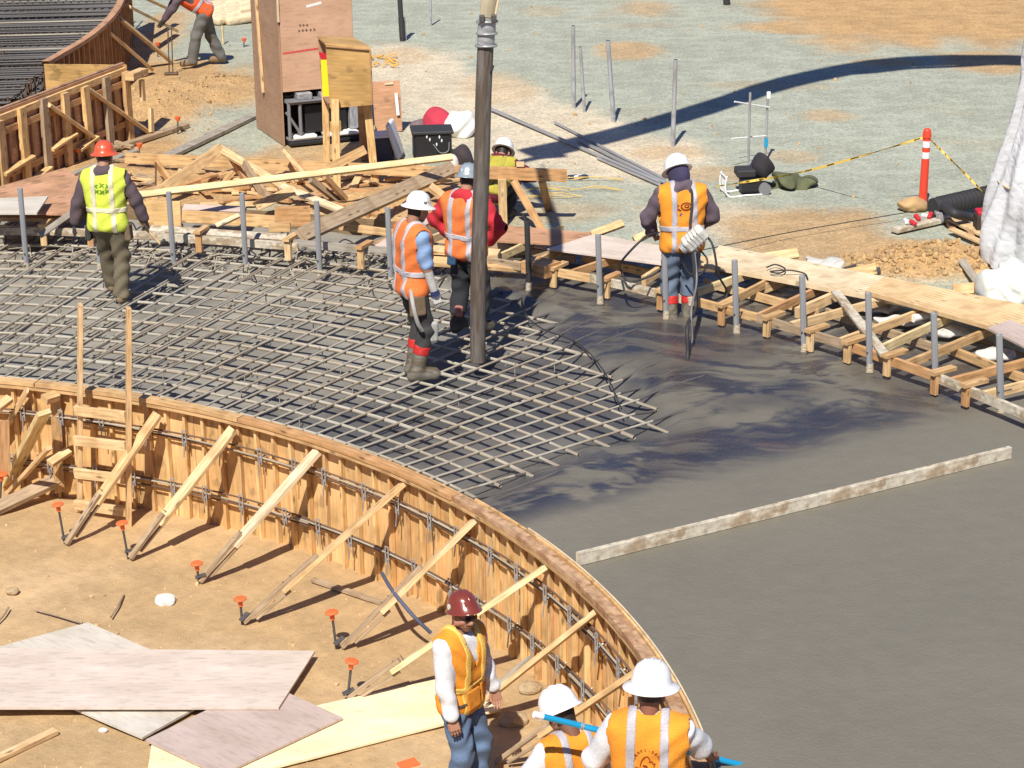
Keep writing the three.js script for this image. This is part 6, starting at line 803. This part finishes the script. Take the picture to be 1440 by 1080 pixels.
{
  // cool box
  const b = G(536, 226), t = thing('cool_box', 'navy cool box with its white lid open, right of the shelf box', 'cool box', b, 0.25); mesh('body', moved(new RoundedBoxGeometry(0.30, 0.34, 0.34, 3, 0.03), 0, 0.19, 0), std('navy', [0.035, 0.04, 0.075], { roughness: 0.5 }), t); mesh('lid', moved(new RoundedBoxGeometry(0.07, 0.50, 0.40, 3, 0.03), 0.19, 0.30, 0.04, 0.0, -0.35, 0.28), M.white, t); mesh('rim', moved(box(0.31, 0.03, 0.35), 0, 0.365, 0), M.white, t);
  // black tub with sacks behind
  const tb = G(608, 224), tt = thing('black_tub', 'big black plastic tub splashed with white', 'tub', tb, 0.1); const tg = new THREE.CylinderGeometry(0.36, 0.27, 0.42, 4, 1, true); tg.rotateY(Math.PI / 4); mesh('shell', moved(new RoundedBoxGeometry(0.52, 0.42, 0.40, 4, 0.05).translate(0, 0, 0), 0, 0.21, 0), M.black, tt); mesh('rim', moved(new RoundedBoxGeometry(0.57, 0.05, 0.45, 3, 0.02), 0, 0.41, 0), M.rubber, tt); for (const [x, y] of [[-0.08, 0.36], [-0.04, 0.32], [0.09, 0.35], [0.12, 0.30], [0.05, 0.25]]) mesh('splash', moved(new THREE.SphereGeometry(0.016, 8, 6).scale(0.7, 1.5, 0.3), x, y, 0.204), M.white, tt); mesh('handle', tubeGeo([V(0.0, 0.26, 0.21), V(0.1, 0.14, 0.235), V(0.2, 0.16, 0.23), V(0.22, 0.28, 0.21)], 0.008, 16, 6), M.greyPlastic, tt);
  const sack = (px, py, sx, sy, sz, m, lab, sd2, nm = 'sack') => { const p = G(px, py), f = (x, y, z) => elli(x, y, z, [0, sy * 0.42, 0], [sx / 2, sy * 0.6, sz / 2]) + 0.02 * folds(x * 0.5 + sd2, y * 0.6, z * 0.7, sd2); const o = mesh(nm, nets((x, y, z) => Math.max(f(x, y, z), -y), [-sx, -0.05, -sz], [sx, sy * 1.3, sz], 0.022), m); o.position.copy(p); tag(o, lab, nm === 'sack' ? 'sack' : 'bag'); };
  sack(616, 190, 0.44, 0.40, 0.4, fabric([0.62, 0.05, 0.09]), 'crimson bag slumped behind the black tub', 1); sack(648, 192, 0.46, 0.38, 0.4, M.white, 'white bag beside the crimson bag, partly behind the hose', 2); sack(593, 186, 0.32, 0.20, 0.3, fabric([0.20, 0.14, 0.15]), 'brownish grey cloth bundle left of the crimson bag', 3); sack(650, 240, 0.30, 0.34, 0.3, fabric([0.06, 0.045, 0.05]), 'dark backpack left of the hose, above the silver hard hat', 4, 'backpack'); sack(638, 242, 0.18, 0.22, 0.2, fabric([0.75, 0.72, 0.68]), 'crumpled white cloth at the end of the fresh strip', 5);
  // trestle with water jugs, yellow machine below
  const z0 = G(712, 318).z, U = (px, py, z = z0) => { const d = ray(px, py); return d.multiplyScalar(z / d.z).add(V(0, EYE, 0)); }; const s = thing('timber_trestle', 'timber trestle right of the hose before a crouching worker', 'trestle'); plank('beam', U(640, 241), U(797, 247), 0.15, 0.05, M.fir, s, V(0, 0, 1)); plank('post', G(708, 318), U(706, 252, z0 + 0.04), 0.10, 0.06, M.pineC, s, V(0, 0, 1)); plank('diagonal_leg', G(764, 326), U(722, 254, z0 + 0.05), 0.09, 0.05, M.fir, s, V(0, 0.3, 1)); plank('back_leg', G(772, 296), U(762, 254, z0 - 0.1), 0.09, 0.05, M.firB, s, V(0, 0, 1)); plank('cap_block', U(726, 231, z0), U(737, 231, z0), 0.08, 0.05, M.pineC, s); settle(s, G(708, 318));
  tag(mesh('cable', tubeGeo([U(735, 300, z0 + 0.2), U(744, 330, z0 + 0.7), G(742, 385, 0.1), G(735, 410, -0.02), G(738, 440, 0.0), G(762, 462, 0.0), G(808, 480, 0.0), G(848, 520, 0.0), G(874, 575, -0.03)], 0.0075, 90, 6), M.rubber), 'black cable running from the trestle over the concrete', 'cable');
}
// ---------- concrete pump: delivery hose in the frame, boom above it ----------
{
  const B = G(672, 508, -0.03), t = thing('pump_hose', 'thick black hose of a concrete pump hanging down onto the bars', 'hose'); const q = (px, py, dz = 0) => { const d = ray(px, py); return d.multiplyScalar((B.z + dz) / d.z).add(V(0, EYE, 0)); };
  mesh('rubber_hose', tubeGeo([B, q(672, 430, -0.01), q(674.5, 330, -0.05), q(677.5, 230, -0.03), q(680, 130, -0.06), q(683, 60, -0.08), q(684, 40, -0.08)], 0.077, 60, 20), M.hose, t);
  const c0 = q(684, 46, -0.08), c1 = q(685.5, 24, -0.08), rod = (a, b, r, r2) => rodGeo(a, b, r, 24, r2); mesh('coupling', [rod(q(683, 62, -0.08), c0, 0.083), rod(c0, c1, 0.088, 0.08)], M.galv, t); for (const [y, r] of [[64, 0.098], [47, 0.094], [30, 0.096]]) { const a = q(683.6 - (64 - y) * -0.04, y, -0.08), g = new THREE.TorusGeometry(r, 0.012, 8, 28); g.rotateX(Math.PI / 2 - 0.06); g.translate(a.x, a.y, a.z); mesh('clamp_ring', g, M.galv, t); }
  mesh('clamp_lug', moved(box(0.05, 0.07, 0.06), c1.x - 0.05, c1.y + 0.0, c1.z + 0.09), M.rebarBlack, t); mesh('clamp_lug', moved(box(0.05, 0.07, 0.06), c1.x + 0.06, c1.y + 0.0, c1.z + 0.08), M.rebarBlack, t);
  std('cream', [0.72, 0.62, 0.42], { map: T_metal, roughness: 0.5 }); std('boomGrey', [0.5, 0.5, 0.5], { roughness: 0.5 });
  const bo = (px, py, y) => G(px, py).addScaledVector(SUN, y / SUN.y); const tip = bo(741, 226, 7.7); mesh('delivery_pipe', tubeGeo([c1, q(688, -5, -0.1), q(690, -60, -0.3), c1.clone().lerp(tip, 0.55).add(V(0.12, 0.2, 0.1)), tip.clone().add(V(-0.1, -0.4, 0.05)), tip.clone().add(V(0.05, 0.1, 0)), tip.clone().add(V(0.5, 0.2, -0.1))], 0.075, 60, 16), M.cream, t);
  mesh('safety_rope', tubeGeo([q(690, 66, -0.05), q(697, 20, -0.05), q(703, -30, -0.1), tip.clone().add(V(0.2, 0, 0.2))], 0.012, 30, 6), M.pale, t);
  mesh('rope_end', tubeGeo([q(688, 108, -0.05), q(692, 98, 0.0), q(694, 92, 0.0)], 0.01, 8, 5), M.rubber, t);
  const key = [[741, 218, 7.8], [860, 191, 8.4], [1000, 151, 9.0], [1085, 122, 9.3], [1165, 103, 9.6], [1262, 88, 10.0], [1400, 84, 10.4], [1700, 96, 10.8]].map((p) => bo(...p)); const pts = new THREE.CatmullRomCurve3(key).getPoints(15); for (let i = 0; i < pts.length - 1; i++) plank('boom_arm', pts[i], pts[i + 1].clone().addScaledVector(pts[i + 1].clone().sub(pts[i]).normalize(), 0.05), 0.40 + 0.006 * i, 0.48 + 0.008 * i, M.boomGrey, t);
  mesh('boom_pipe', tubeGeo(pts.map((p, i) => p.clone().add(V(0.05, -0.30 - (i > 9 && i < 13 ? 0.3 : 0), 0.10))), 0.075, 60, 10), M.cream, t); settle(t, B);
}
// ---------- pipes standing in the pad, conduits, tools at the right ----------
{
  const S = [[[806, 36], [807, 152], 0.030, 'galv', 'tall grey pipe standing in the pad, left one of the close pair'], [[816, 66], [822, 158], 0.024, 'galv', 'mottled grey pipe standing in the pad, right one of the close pair'], [[855, 57], [863, 172], 0.032, 'steel', 'leaning grey pipe standing at the edge of the boom shadow'], [[950, 84], [946, 206], 0.030, 'galv', 'grey pipe standing right of the boom shadow, above the white hard hat'], [[561, -22], [566, 58], 0.045, 'rubber', 'thick black post at the top edge of the frame'], [[569, 24], [571, 57], 0.014, 'galv', 'thin grey rod beside the thick black post'], [[605, -24], [606, 36], 0.020, 'galv', 'thin grey pipe at the top edge, right of the black post'], [[1021, -20], [1022, 7], 0.06, 'rubber', 'black stub at the top edge of the frame']];
  for (const [a, b, r, m, lab] of S) { const B = G(b[0], b[1]), T = up(B, a[0], a[1]), t = thing('standing_pipe', lab, 'pipe', null, 0, 'pipes standing in the pad'); mesh('tube', rodGeo(B.clone().add(V(0, -0.05, 0)), T, r, 14), M[m], t); mesh('open_end', rodGeo(T, T.clone().add(V(0, 0.004, 0)), r * 0.8, 14), M.black, t); mesh('collar', rodGeo(B.clone().lerp(T, 0.06), B.clone().lerp(T, 0.42), r * 1.12, 14), m === 'rubber' ? M.rubber : M.steel, t); settle(t, B); }
  const R = [[[690, 153], [928, 256], 'longest conduit lying on the pale strip', 0.024], [[780, 172], [935, 252], 'upper conduit lying on the pale strip', 0.018], [[812, 196], [936, 257], 'short conduit between the two long ones', 0.024], [[840, 222], [932, 262], 'lowest short conduit behind the white hard hat of the vibrator worker', 0.016]];
  for (const [a, b, lab, r] of R) tag(mesh('conduit', rodGeo(G(a[0], a[1], r + 0.02), G(b[0], b[1], r + 0.02), r, 8), M.galv), lab, 'pipe');
  std('straw', [0.66, 0.46, 0.15]); const sg = []; for (let i = 0; i < 15; i++) { const x = rr(735, 830), y = 252 + (i % 3) * 13 + rr(-3, 3), p = G(x, y, 0.03), l = rr(0.3, 0.9); sg.push(tubeGeo([p, p.clone().add(V(l * 0.4, 0.03, rr(-0.08, 0.08))), p.clone().add(V(l, 0, rr(-0.05, 0.1)))], 0.006, 8, 4)); } tag(mesh('straw_litter', sg, M.straw), 'yellow string litter on the earth right of the trestle', 'litter', null, 'stuff');
  const sg2 = []; for (let i = 0; i < 18; i++) { const p = G(rr(518, 556), rr(80, 94), 0.03); sg2.push(tubeGeo([p, p.clone().add(V(rr(-0.1, 0.1), 0.05, rr(-0.1, 0.1))), p.clone().add(V(rr(-0.25, 0.25), 0, rr(-0.1, 0.1)))], 0.010, 6, 4)); } tag(mesh('orange_litter', sg2, std('orangeTwine', [0.75, 0.42, 0.08])), 'small heap of orange twine beside the hut', 'litter', null, 'stuff');
  for (const [x, m, lab] of [[806, M.navy, 'left one of the two dark blue gloves on the earth'], [819, M.navy, 'right one of the two dark blue gloves on the earth'], [812, M.white, 'white scrap between the dark blue gloves']]) { const o = mesh('glove', moved(new RoundedBoxGeometry(0.10, 0.05, 0.16, 3, 0.024), 0, 0.02, 0, 0, x, 0), m); o.position.copy(G(x, 251)); tag(o, lab, 'glove'); }
  // rack with thin masts and a small machine
  const b1 = G(1052, 240), b2 = G(1076, 228), t = thing('mast_rack', 'pair of thin masts with two cross rods standing beside the black machine', 'rack'); const tp = (b, x, y) => up(b, x, y); mesh('mast', rodGeo(b1, tp(b1, 1055, 130), 0.016, 8), M.galv, t); mesh('mast', rodGeo(b2, tp(b2, 1080, 130), 0.016, 8), M.galv, t); mesh('cross_rod', rodGeo(tp(b1, 1033, 143), tp(b2, 1082, 151), 0.011, 6), M.white, t); mesh('cross_rod', rodGeo(tp(b1, 1029, 195), tp(b2, 1078, 191), 0.011, 6), M.white, t); mesh('mast_head', moved(new RoundedBoxGeometry(0.055, 0.10, 0.05, 2, 0.015), tp(b2, 1081, 134).x, tp(b2, 1081, 134).y, b2.z), M.white, t); mesh('blue_sleeve', rodGeo(tp(b2, 1077.5, 194), tp(b2, 1077, 207), 0.026, 8), M.bluePole, t); settle(t, b1);
  const mb = G(1046, 273), m = thing('plate_machine', 'small black engine in a white wire frame on the pad', 'machine', mb, 0.15); mesh('engine', moved(new RoundedBoxGeometry(0.26, 0.17, 0.2, 3, 0.03), 0.08, 0.12, 0), M.black, m); mesh('engine_lid', moved(new RoundedBoxGeometry(0.24, 0.10, 0.22, 3, 0.02), 0.02, 0.28, -0.05, 0.1), M.rubber, m); const fr = []; for (const z of [-0.14, 0.14]) fr.push(tubeGeo([V(-0.26, 0.28, z), V(-0.28, 0.16, z), V(-0.24, 0.02, z), V(0.0, 0.02, z), V(0.2, 0.02, z)], 0.012, 24, 6)); fr.push(rodGeo(V(-0.27, 0.26, -0.14), V(-0.27, 0.26, 0.14), 0.012), rodGeo(V(-0.24, 0.03, -0.14), V(-0.24, 0.03, 0.14), 0.012)); for (let k = -2; k < 3; k++) fr.push(rodGeo(V(-0.27, 0.25, k * 0.05), V(-0.25, 0.05, k * 0.05), 0.006, 5)); mesh('wire_frame', fr, M.white, m); mesh('pad_wheel', moved(new THREE.CylinderGeometry(0.08, 0.08, 0.06, 16), 0.24, 0.08, 0.1, Math.PI / 2), M.greyPlastic, m); mesh('crumpled_cover', nets((x, y, z) => elli(x, y, z, [0.25, 0.34, -0.05], [0.15, 0.16, 0.13]) + 0.022 * folds(x * 0.7, y * 0.5, z * 0.8, 4), [0, 0.1, -0.3], [0.5, 0.62, 0.2], 0.02), M.charcoalCloth || (M.charcoalCloth = fabric([0.035, 0.03, 0.035])), m);
  const gt = G(1112, 262), gm = mesh('green_tarp', nets((x, y, z) => Math.max(elli(x, y, z, [0, 0.04, 0], [0.32, 0.12, 0.24]) + 0.03 * folds(x * 0.5, y * 0.6, z * 0.6, 2), -y), [-0.45, -0.04, -0.4], [0.45, 0.3, 0.4], 0.022), fabric([0.13, 0.14, 0.07])); gm.position.copy(gt); tag(gm, 'crumpled olive green tarp right of the small black engine', 'tarp');
  // post with bands, on its tray
  const db = G(1297, 294), dt = up(db, 1304, 184), d = thing('delineator_post', 'orange delineator post with two white bands, barrier tape tied to its top', 'delineator'); const L = (k) => db.clone().lerp(dt, k); std('redOrange', [0.80, 0.065, 0.03], { roughness: 0.5 }); mesh('tube', rodGeo(L(0), L(0.93), 0.052, 18, 0.046), M.redOrange, d); for (const [a, b] of [[0.655, 0.735], [0.795, 0.875]]) mesh('white_band', rodGeo(L(a), L(b), 0.0515, 18, 0.050), M.white, d); mesh('knob', rodGeo(L(0.92), L(0.985), 0.056, 16, 0.05), M.redOrange, d); const kb = new THREE.SphereGeometry(0.048, 16, 10); kb.translate(dt.x, dt.y - 0.01, dt.z); mesh('knob_top', kb, M.redOrange, d); mesh('foot', moved(new THREE.CylinderGeometry(0.09, 0.12, 0.05, 8), db.x, 0.03, db.z), M.rubber, d); settle(d, db);
  const tape = (pts, lab, w) => { const P = [], U = [], cv = new THREE.CatmullRomCurve3(pts), n = 50; const q = (i) => { const p = cv.getPoint(i / n), tw = 0.6 * Math.sin(i * 0.35) + 0.3; return [p.clone().add(V(0, w * Math.cos(tw), w * Math.sin(tw))), p.clone().add(V(0, -w * Math.cos(tw), -w * Math.sin(tw)))]; }; for (let i = 0; i < n; i++) { const [a, b] = q(i), [c, e] = q(i + 1); for (const [v, u, y] of [[a, i, 0], [b, i, 1], [e, i + 1, 1], [a, i, 0], [e, i + 1, 1], [c, i + 1, 0]]) { P.push(...arr(v)); U.push(u * 0.12, y); } } const g = new THREE.BufferGeometry(); g.setAttribute('position', new THREE.Float32BufferAttribute(P, 3)); g.setAttribute('uv', new THREE.Float32BufferAttribute(U, 2)); g.computeVertexNormals(); tag(mesh('barrier_tape', g, M.tape), lab, 'tape'); };
  M.tape = new THREE.MeshStandardMaterial({ map: tex(64, (u, v) => (Math.abs((u * 2) % 1 - 0.5) < 0.17 && v > 0.15 && v < 0.85 ? [0.42, 0.32, 0.12] : [0.95, 0.80, 0.38]), true), side: THREE.DoubleSide, roughness: 0.5 });
  tape([G(1008, 262, 0.12), G(1060, 254, 0.20), up(G(1120, 264), 1122, 243), up(db, 1220, 217), L(0.93)], 'yellow barrier tape from the small black engine to the delineator post', 0.015); tape([L(0.93), up(db, 1330, 217).add(V(0, 0, 0.15)), up(db, 1362, 248).add(V(0, 0, 0.3)), up(db, 1394, 282).add(V(0, 0, 0.5))], 'yellow barrier tape from the delineator post down to the wrapped column', 0.018);
  tag(mesh('string_line', tubeGeo([G(985, 352, 0.16), G(1120, 325, 0.1), G(1285, 297, 0.1)], 0.006, 20, 5), M.rubber), 'thin dark string stretched over the earth to the delineator post', 'string');
  const tr = thing('tool_tray', 'grey tray of tools lying before the delineator post', 'tray'); plank('board', G(1258, 324, 0.05), G(1338, 306, 0.05), 0.12, 0.05, M.splat, tr); for (const [x, y, m, s] of [[1274, 311, M.white, 0.05], [1290, 306, M.red, 0.05], [1300, 303, M.white, 0.04], [1308, 303, M.red, 0.05], [1284, 313, M.red, 0.045], [1318, 300, M.galv, 0.05]]) { const p = G(x, y, 0.11); mesh('tool', moved(new RoundedBoxGeometry(s * 2.2, s, s, 2, s * 0.3), p.x, p.y, p.z, 0.2, x, 0.2), m, tr); } mesh('pipe_end', rodGeo(G(1322, 306, 0.1), G(1336, 302, 0.1), 0.06, 14), M.galv, tr); settle(tr, G(1298, 314));
  const sb = G(1284, 296), bag = mesh('sand_bag', nets((x, y, z) => Math.max(elli(x, y, z, [0, 0.07, 0], [0.19, 0.10, 0.14]) + 0.012 * folds(x, y, z, 3), -y), [-0.3, -0.03, -0.25], [0.3, 0.25, 0.25], 0.02), fabric([0.58, 0.38, 0.18])); bag.position.copy(sb); tag(bag, 'tan sandbag at the foot of the delineator post', 'sandbag');
  const bp = mesh('black_pipe', (() => { const a = G(1312, 292, 0.16), b = G(1400, 272, 0.22), g = [rodGeo(a, b, 0.115, 20)]; for (let k = 0; k < 14; k++) { const p = a.clone().lerp(b, 0.1 + k * 0.065), d2 = b.clone().sub(a).normalize(); g.push(rodGeo(p, p.clone().addScaledVector(d2, 0.022), 0.122, 20)); } return g; })(), M.rubber); tag(bp, 'thick black ribbed pipe lying between the delineator post and the wrapped column', 'pipe');
  tag(mesh('black_hose', tubeGeo([G(1328, 290, 0.22), G(1342, 300, 0.24), G(1362, 305, 0.16), G(1400, 306, 0.14)], 0.055, 30, 12), M.rubber), 'bent black hose with a pale ring under the thick ribbed pipe', 'hose');
  const pal = thing('wood_pallet', 'broken tan pallet under the black pipes', 'pallet'); for (const [a, b] of [[[1318, 296], [1384, 326]], [[1338, 322], [1392, 346]], [[1330, 306], [1390, 334]]]) plank('slat', G(a[0], a[1], 0.07), G(b[0], b[1], 0.07), 0.09, 0.03, M.pineC, pal); for (const [a, b] of [[[1325, 300], [1340, 322]], [[1355, 312], [1368, 336]]]) plank('bearer', G(a[0], a[1], 0.03), G(b[0], b[1], 0.03), 0.06, 0.05, M.firB, pal); settle(pal, G(1355, 320));
  const cb = thing('dark_crate', 'dark box with a red lid against the wrapped column', 'box', G(1384, 330)); mesh('body', moved(new RoundedBoxGeometry(0.24, 0.26, 0.24, 2, 0.02), 0, 0.13, 0), std('darkBrown', [0.05, 0.035, 0.03]), cb); mesh('lid', moved(new RoundedBoxGeometry(0.22, 0.05, 0.2, 2, 0.015), 0, 0.28, 0), M.red, cb);
  const T_crinkle = tex(256, (u, v) => { const a = fbm(u * 5, v * 5, 3, 131, 5), b = fbm(u * 9, v * 9, 3, 137, 9); return g3(0.6 * Math.abs(a - 0.5) * 3 + 0.4 * Math.abs(b - 0.5) * 3); });
  // column wrapped in clear-grey plastic
  const wc = G(1447, 384), w = thing('wrapped_column', 'tall column wrapped in pale grey plastic sheet at the right edge', 'column', wc); { const P = [], U = [], I = [], na = 72, nh = 60; for (let j = 0; j <= nh; j++) for (let i = 0; i <= na; i++) { const k = j / nh, y = 0.14 + k * 3.6, a = i / na * Math.PI * 2, base = lerp(0.50, 0.30, sst(0, 0.55, k)) - 0.13 * sst(0.5, 1, k) + 0.03 * Math.sin(k * 9); const fo = 0.045 * Math.sin(a * 7 + 3 * Math.sin(k * 5 + a)) + 0.03 * Math.sin(a * 13 + k * 8) + 0.05 * (fbm(a * 2.2 + 30, k * 9, 3, 201) - 0.5); const r = base + fo * (0.6 + 0.6 * (1 - k)); P.push(Math.cos(a) * r + 0.18 * k * k, y + 0.03 * Math.sin(a * 5), Math.sin(a) * r); U.push(i / na * 3, y); } for (let j = 0; j < nh; j++) for (let i = 0; i < na; i++) { const a = j * (na + 1) + i, b = a + 1, c = a + na + 1, e = c + 1; I.push(a, c, b, b, c, e); } const g = new THREE.BufferGeometry(); g.setAttribute('position', new THREE.Float32BufferAttribute(P, 3)); g.setAttribute('uv', new THREE.Float32BufferAttribute(U, 2)); g.setIndex(I); g.computeVertexNormals(); mesh('plastic_sheet', g, new THREE.MeshPhysicalMaterial({ color: col(0.60, 0.605, 0.62), roughness: 0.3, clearcoat: 0.3, side: THREE.DoubleSide, bumpMap: T_crinkle, bumpScale: 0.018 }), w); } mesh('core', moved(new THREE.CylinderGeometry(0.2, 0.3, 0.5, 20), 0, 0.12, 0), M.darkBrown, w); mesh('tie_band', (() => { const g = new THREE.TorusGeometry(0.43, 0.012, 6, 40); g.rotateX(Math.PI / 2 + 0.1); g.translate(0.02, 1.05, 0); return g; })(), M.pale, w);
  const wl = G(1425, 430, 0.1), lump = mesh('plastic_heap', nets((x, y, z) => Math.max(elli(x, y, z, [0, 0.12, 0], [0.42, 0.34, 0.36]) + 0.045 * folds(x * 0.42, y * 0.4, z * 0.5, 6) + 0.02 * folds(x, y, z, 2), -y), [-0.6, -0.05, -0.6], [0.7, 0.65, 0.6], 0.022), new THREE.MeshPhysicalMaterial({ color: col(0.70, 0.72, 0.66), roughness: 0.4 })); lump.position.copy(wl); tag(lump, 'crumpled heap of whitish plastic below the wrapped column', 'plastic sheet');
  const film = (px, py, sx, sz, h, lab, sd3, y = 0) => { const o = mesh('plastic_scrap', nets((x, yy, z) => Math.max(elli(x, yy, z, [0, 0, 0], [sx, h, sz]) + 0.014 * folds(x * 0.8 + sd3, yy, z * 0.8, sd3), -yy - 0.02), [-sx * 1.3, -0.04, -sz * 1.3], [sx * 1.3, h * 2, sz * 1.3], 0.02), M.chalk); o.position.copy(G(px, py, y)); tag(o, lab, 'plastic sheet'); };
  film(1165, 372, 0.42, 0.22, 0.05, 'white plastic film lying by the dark frame left of the earth heap', 1); film(1240, 432, 0.28, 0.16, 0.06, 'white plastic scrap under the plank beside the grey tie board', 2, 0.05); film(1272, 452, 0.3, 0.12, 0.06, 'white plastic scrap between joists right of the grey tie board', 3, 0.05); film(1330, 468, 0.24, 0.12, 0.07, 'white plastic scrap under the planks second from the right edge', 4, 0.05); film(1400, 500, 0.2, 0.12, 0.08, 'white plastic scrap under the pinkish plywood at the right edge', 5, 0.05);
  const df = thing('pit_surround', 'dark square steel frame lying left of the earth heap', 'frame'); const c4 = [[1172, 384, 0.06], [1232, 366, 0.06], [1236, 384, 0.06], [1178, 398, 0.06]].map((p) => G(...p)); for (let i = 0; i < 4; i++) plank('bar', c4[i], c4[(i + 1) % 4], 0.04, 0.05, M.rebarBlack, df); settle(df, c4[0].clone());
  tag(mesh('white_pipe', rodGeo(G(1284, 448, 0.16), G(1312, 441, 0.16), 0.04, 14), M.white), 'short white pipe end between the joists behind the second pipe from the right', 'pipe');
  tag(mesh('wire_coil', tubeGeo([G(1078, 376, 0.3), G(1090, 372, 0.3), G(1104, 378, 0.3), G(1096, 384, 0.3), G(1082, 382, 0.3), G(1110, 380, 0.32), G(1130, 384, 0.28), G(1136, 392, 0.28)], 0.009, 40, 5), M.rubber), 'loose black wire curled on the wide tan plank', 'wire');
}

renderer.render(scene, camera);
